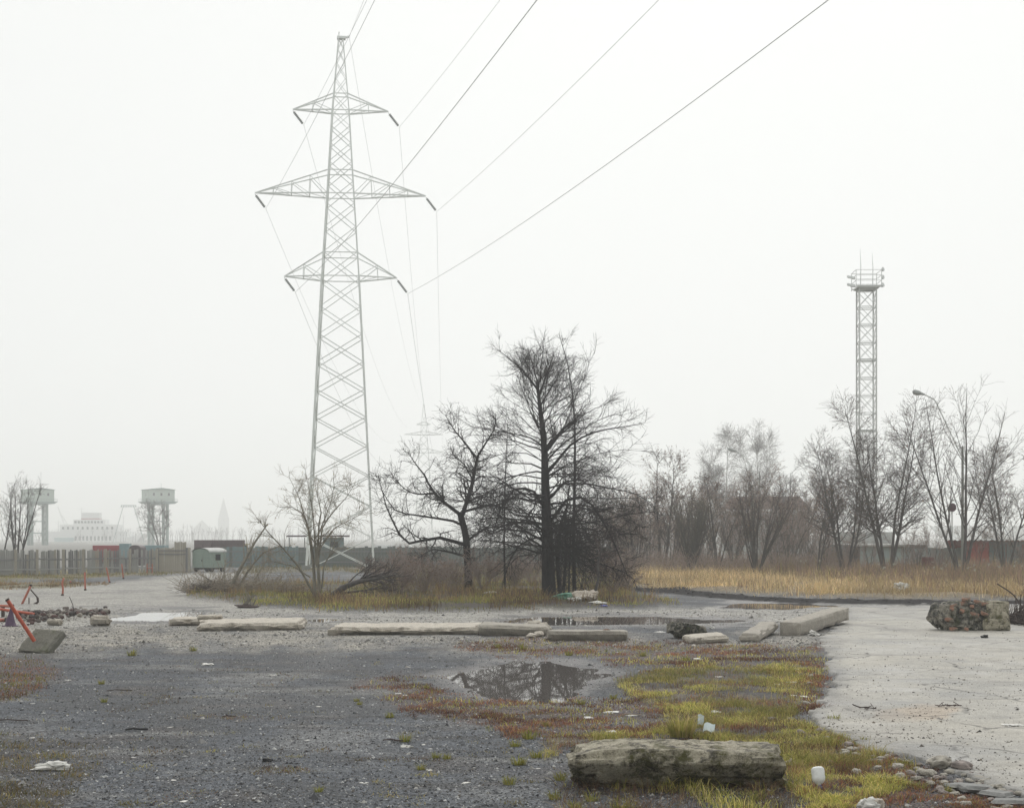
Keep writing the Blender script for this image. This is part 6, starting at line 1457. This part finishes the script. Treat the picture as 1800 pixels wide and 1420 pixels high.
# white fluffy seed heads on the weeds
P = scatter(R8, 90, weed_zone, 0); n = len(P)
V, q, c = leaf_quads(R8, (P + np.array([0, 0, 1.0]))[:, None, :].repeat(2, axis=1) + R8.normal(0, .05, (n, 2, 3)), 1500, .045, [(.42, .40, .33), (.34, .32, .26)])
tag(link('seed_heads', arr_mesh('seed_heads', V, q, c), M_leaf), 'pale fluffy seed heads on the withered weeds', kind='stuff')
# tufts that stand alone
def tuft(seed, n, r, h, w, pal):
    g_ = np.random.default_rng(seed); a = g_.uniform(0, 6.28, n); rr = r * np.sqrt(g_.uniform(0, 1, n)); P = np.column_stack([np.cos(a) * rr, np.sin(a) * rr, np.zeros(n)]); hh = (.25 + .75 * g_.uniform(0, 1, n) ** 1.6) * h
    out = np.column_stack([np.cos(a), np.sin(a), np.zeros(n)]); m = P + out * (hh * .22)[:, None] + np.array([0, 0, 1.]) * (hh * .6)[:, None]; t = P + (out + g_.normal(0, .35, (n, 3)) * np.array([1, 1, 0])) * (hh * g_.uniform(.3, 1.0, n))[:, None] + np.array([0, 0, 1.]) * (hh * g_.uniform(.6, 1, n))[:, None]
    s = np.column_stack([-np.sin(a), np.cos(a), np.zeros(n)]) * w / 2; V = np.stack([P - s, P + s, m + s * .8, m - s * .8, t], axis=1).reshape(-1, 3); k = np.arange(n)[:, None] * 5
    c = np.array(pal)[g_.integers(0, len(pal), n)] * g_.uniform(.75, 1.25, (n, 1)); me = arr_mesh('grass_tuft', V, [k + np.array([[0,1,2,3]]), k + np.array([[3,2,4]])], np.repeat(c, 5, axis=0)); me.materials.append(M_straw); return me
big_t = tuft(1, 520, .16, .44, .010, [(.36, .33, .09), (.46, .39, .14), (.26, .27, .07), (.55, .44, .2)])
g = H(1198, 1298); tag(link('grass_tuft', big_t, None, None, g), 'big yellow-green grass tuft just behind the mossy block', 'grass tuft')
tm = [tuft(2 + i, 90, .06, .15, .007, [(.24, .26, .05), (.2, .2, .05), (.3, .26, .08)]) for i in range(3)]
for i, (x, y, s_) in enumerate([(685,1260,1),(712,1301,1.2),(767,1330,.8),(785,1332,.8),(740,1352,.8),(930,1296,1.4),(912,1343,1.3),(942,1330,1.1),(895,1378,1.0),(905,1310,1.1),(960,1275,.9),(232,1151,1.5),(632,1238,.7),(627,1232,.7),(560,1390,.7),(340,1143,1.3),(178,1202,.9),(183,1233,.8),(750,1208,.8),(1022,1236,1.0),(1078,1226,.9),(1205,1160,1.4),(1130,1152,1.4),(920,1140,1.5),(875,1138,1.3),(1000,1150,1.3),(1620,1387,.8),(1600,1384,.7),(1665,1392,.8),(975,1402,1.0),(1010,1418,1.0),(1090,1425,1.2),(985,1370,1.0),(1040,1405,1.1),(1330,1405,1.2),(1375,1380,1.3),(1395,1390,1.2),(1300,1415,1.2),(1466,1268,1.2),(1520,1305,.9)]):
    g = H(x, y); o = link('grass_tuft', tm[i % 3], None, None, (g[0], g[1], g[2] - .01), (0, 0, i * 1.3)); o.scale = (s_ * 1.1, s_ * 1.1, s_); tag(o, 'small bright green grass tuft ' + ('on the dark gravel at the left' if x < 600 else 'at the edge of the asphalt' if x > 1450 else 'in front of the mossy block' if y > 1375 and x > 970 else 'on the wet dirt round the near puddle and the slabs' if y < 1240 and x > 740 else 'between the gravel and the mossy block'), 'grass tuft', 'small grass tufts')
# grit and gravel: loose pebbles on the near ground
def grit(n, zonef, sizes, pal, seed, ylo=1096, asph=False):
    g_ = np.random.default_rng(seed); px_ = g_.uniform(-60, 1860, n); py_ = g_.uniform(ylo, 1434, n); d = F * HC / (py_ - HY); X = (px_ - 900) * d / F
    oa = poly_sd(px_, py_, ZONES['asphalt'])
    k = zonef(px_, py_, X, d) & ((oa > 12) if asph else (oa < 0))
    for p in PUDDLES.values(): k &= poly_sd(px_, py_, p) < 0
    X, d = X[k], d[k]; n = len(X); z = np.full(n, .052) if asph else height(X, d); r = g_.uniform(sizes[0], sizes[1], n) * (1 + 1.6 * g_.uniform(0, 1, n) ** 6)
    O = np.array([[1,0,0],[0,1,0],[-1,0,0],[0,-1,0],[0,0,.75],[0,0,-.5]], float); T = np.array([[0,1,4],[1,2,4],[2,3,4],[3,0,4]])
    a = g_.uniform(0, 6.28, n); ca, sa = np.cos(a), np.sin(a); J = g_.uniform(.6, 1.3, (n, 6, 1)); B = O[None] * J
    V = np.stack([B[:,:,0] * ca[:,None] - B[:,:,1] * sa[:,None], B[:,:,0] * sa[:,None] + B[:,:,1] * ca[:,None], B[:,:,2]], axis=2) * r[:,None,None] + np.stack([X, d, z], axis=1)[:,None,:]
    V[:, :5, :2] += g_.normal(0, .25, (n, 5, 2)) * r[:, None, None]
    c = np.array(pal)[g_.integers(0, len(pal), n)] * g_.uniform(.6, 1.4, (n, 1))
    return V.reshape(-1, 3), (np.arange(n)[:, None, None] * 6 + T[None]).reshape(-1, 3), np.repeat(c, 6, axis=0)
def not_green(px_, py_, X, d): return zone('grass', px_, py_, 14, 18, 3) < .35
def gravel_only(px_, py_, X, d): return zone('gravel', px_, py_, 22, 24, 5) + zone('pale', px_, py_, 14, 12, 4) > .4
V, t, c = grit(66000, not_green, (.006, .014), [(.12, .125, .13), (.17, .17, .17), (.06, .062, .068), (.05, .051, .055), (.36, .36, .35), (.08, .07, .06), (.03, .03, .033)], 5); V2, t2, c2 = grit(1300, not_green, (.012, .028), [(.14, .14, .145), (.22, .215, .21), (.07, .07, .075), (.3, .29, .27)], 15); V, t, c = np.concatenate([V, V2]), np.concatenate([t, t2 + len(V)]), np.concatenate([c, c2]); tag(link('loose_grit', arr_mesh('loose_grit', V, t, c), M_pebble), 'loose dark grit strewn over the wet ground', kind='stuff')
V, t, c = grit(60000, gravel_only, (.014, .035), [(.30, .285, .25), (.38, .36, .32), (.20, .19, .17), (.13, .125, .115), (.10, .095, .09)], 6, 1070); tag(link('loose_gravel', arr_mesh('loose_gravel', V, t, c), M_pebble), 'pale loose gravel along the slabs', kind='stuff')
V, t, c = grit(30000, lambda a, b, x, d: fbm(np.column_stack([x, d]) / 1.2, 3, 9) > -.1 + .5 * np.random.default_rng(3).uniform(-1, 1, len(x)), (.005, .014), [(.05, .045, .04), (.09, .08, .07), (.14, .12, .09), (.10, .095, .09), (.45, .43, .38)], 7, 1075, True); tag(link('asphalt_crumbs', arr_mesh('asphalt_crumbs', V, t, c), M_pebble), 'dark crumbs and dead leaf bits strewn on the asphalt', kind='stuff')
# churned lumps of the black mud bank
def mud():
    g_ = np.random.default_rng(77); VV, QQ, o = [], [], 0
    L = [lump(600 + i, 2, .6, .7) for i in range(8)]
    for i in range(330):
        t = g_.uniform(0, len(BERM) - 1.01); j = int(t); f = t - j; x = BERM[j][0] * (1 - f) + BERM[j+1][0] * f; y = BERM[j][1] * (1 - f) + BERM[j+1][1] * f + g_.normal(0, 2.2); p = G(x, y); V, q = L[i % 8]; w = g_.uniform(.05, .16)
        VV.append(V * np.array([w * 1.5, w, w * .6]) + np.array([p[0], p[1], hz(*p) - .03])); QQ.append(q + o); o += len(V)
    m = MATS.get('black_mud') or plain('black_mud', (.028, .025, .027), (.014, .013, .015), 9, .9, .6, spec=.08); tag(link('mud_clods', arr_mesh('mud_clods', np.concatenate(VV), np.concatenate(QQ), None, True), m), 'churned black mud clods along the foot of the straw grass', kind='stuff')
mud()
# ------------------------------------------------------------------ haze: even pale air round the whole place
hb = MB().box((0, 2500, 35), (50600, 8200, 74))
hm = bpy.data.materials.new('haze_air'); hm.use_nodes = True; ht = hm.node_tree; ht.nodes.clear()
ho = ht.nodes.new('ShaderNodeOutputMaterial'); hv = ht.nodes.new('ShaderNodeVolumePrincipled')
hv.inputs['Color'].default_value = (0.985, 1.0, 0.99, 1); hv.inputs['Density'].default_value = HAZE_DENSITY; hv.inputs['Anisotropy'].default_value = 0.5
ht.links.new(hv.outputs[0], ho.inputs['Volume'])
tag(hb.build('haze', hm), 'pale fog filling the air over the whole lot', kind='stuff')
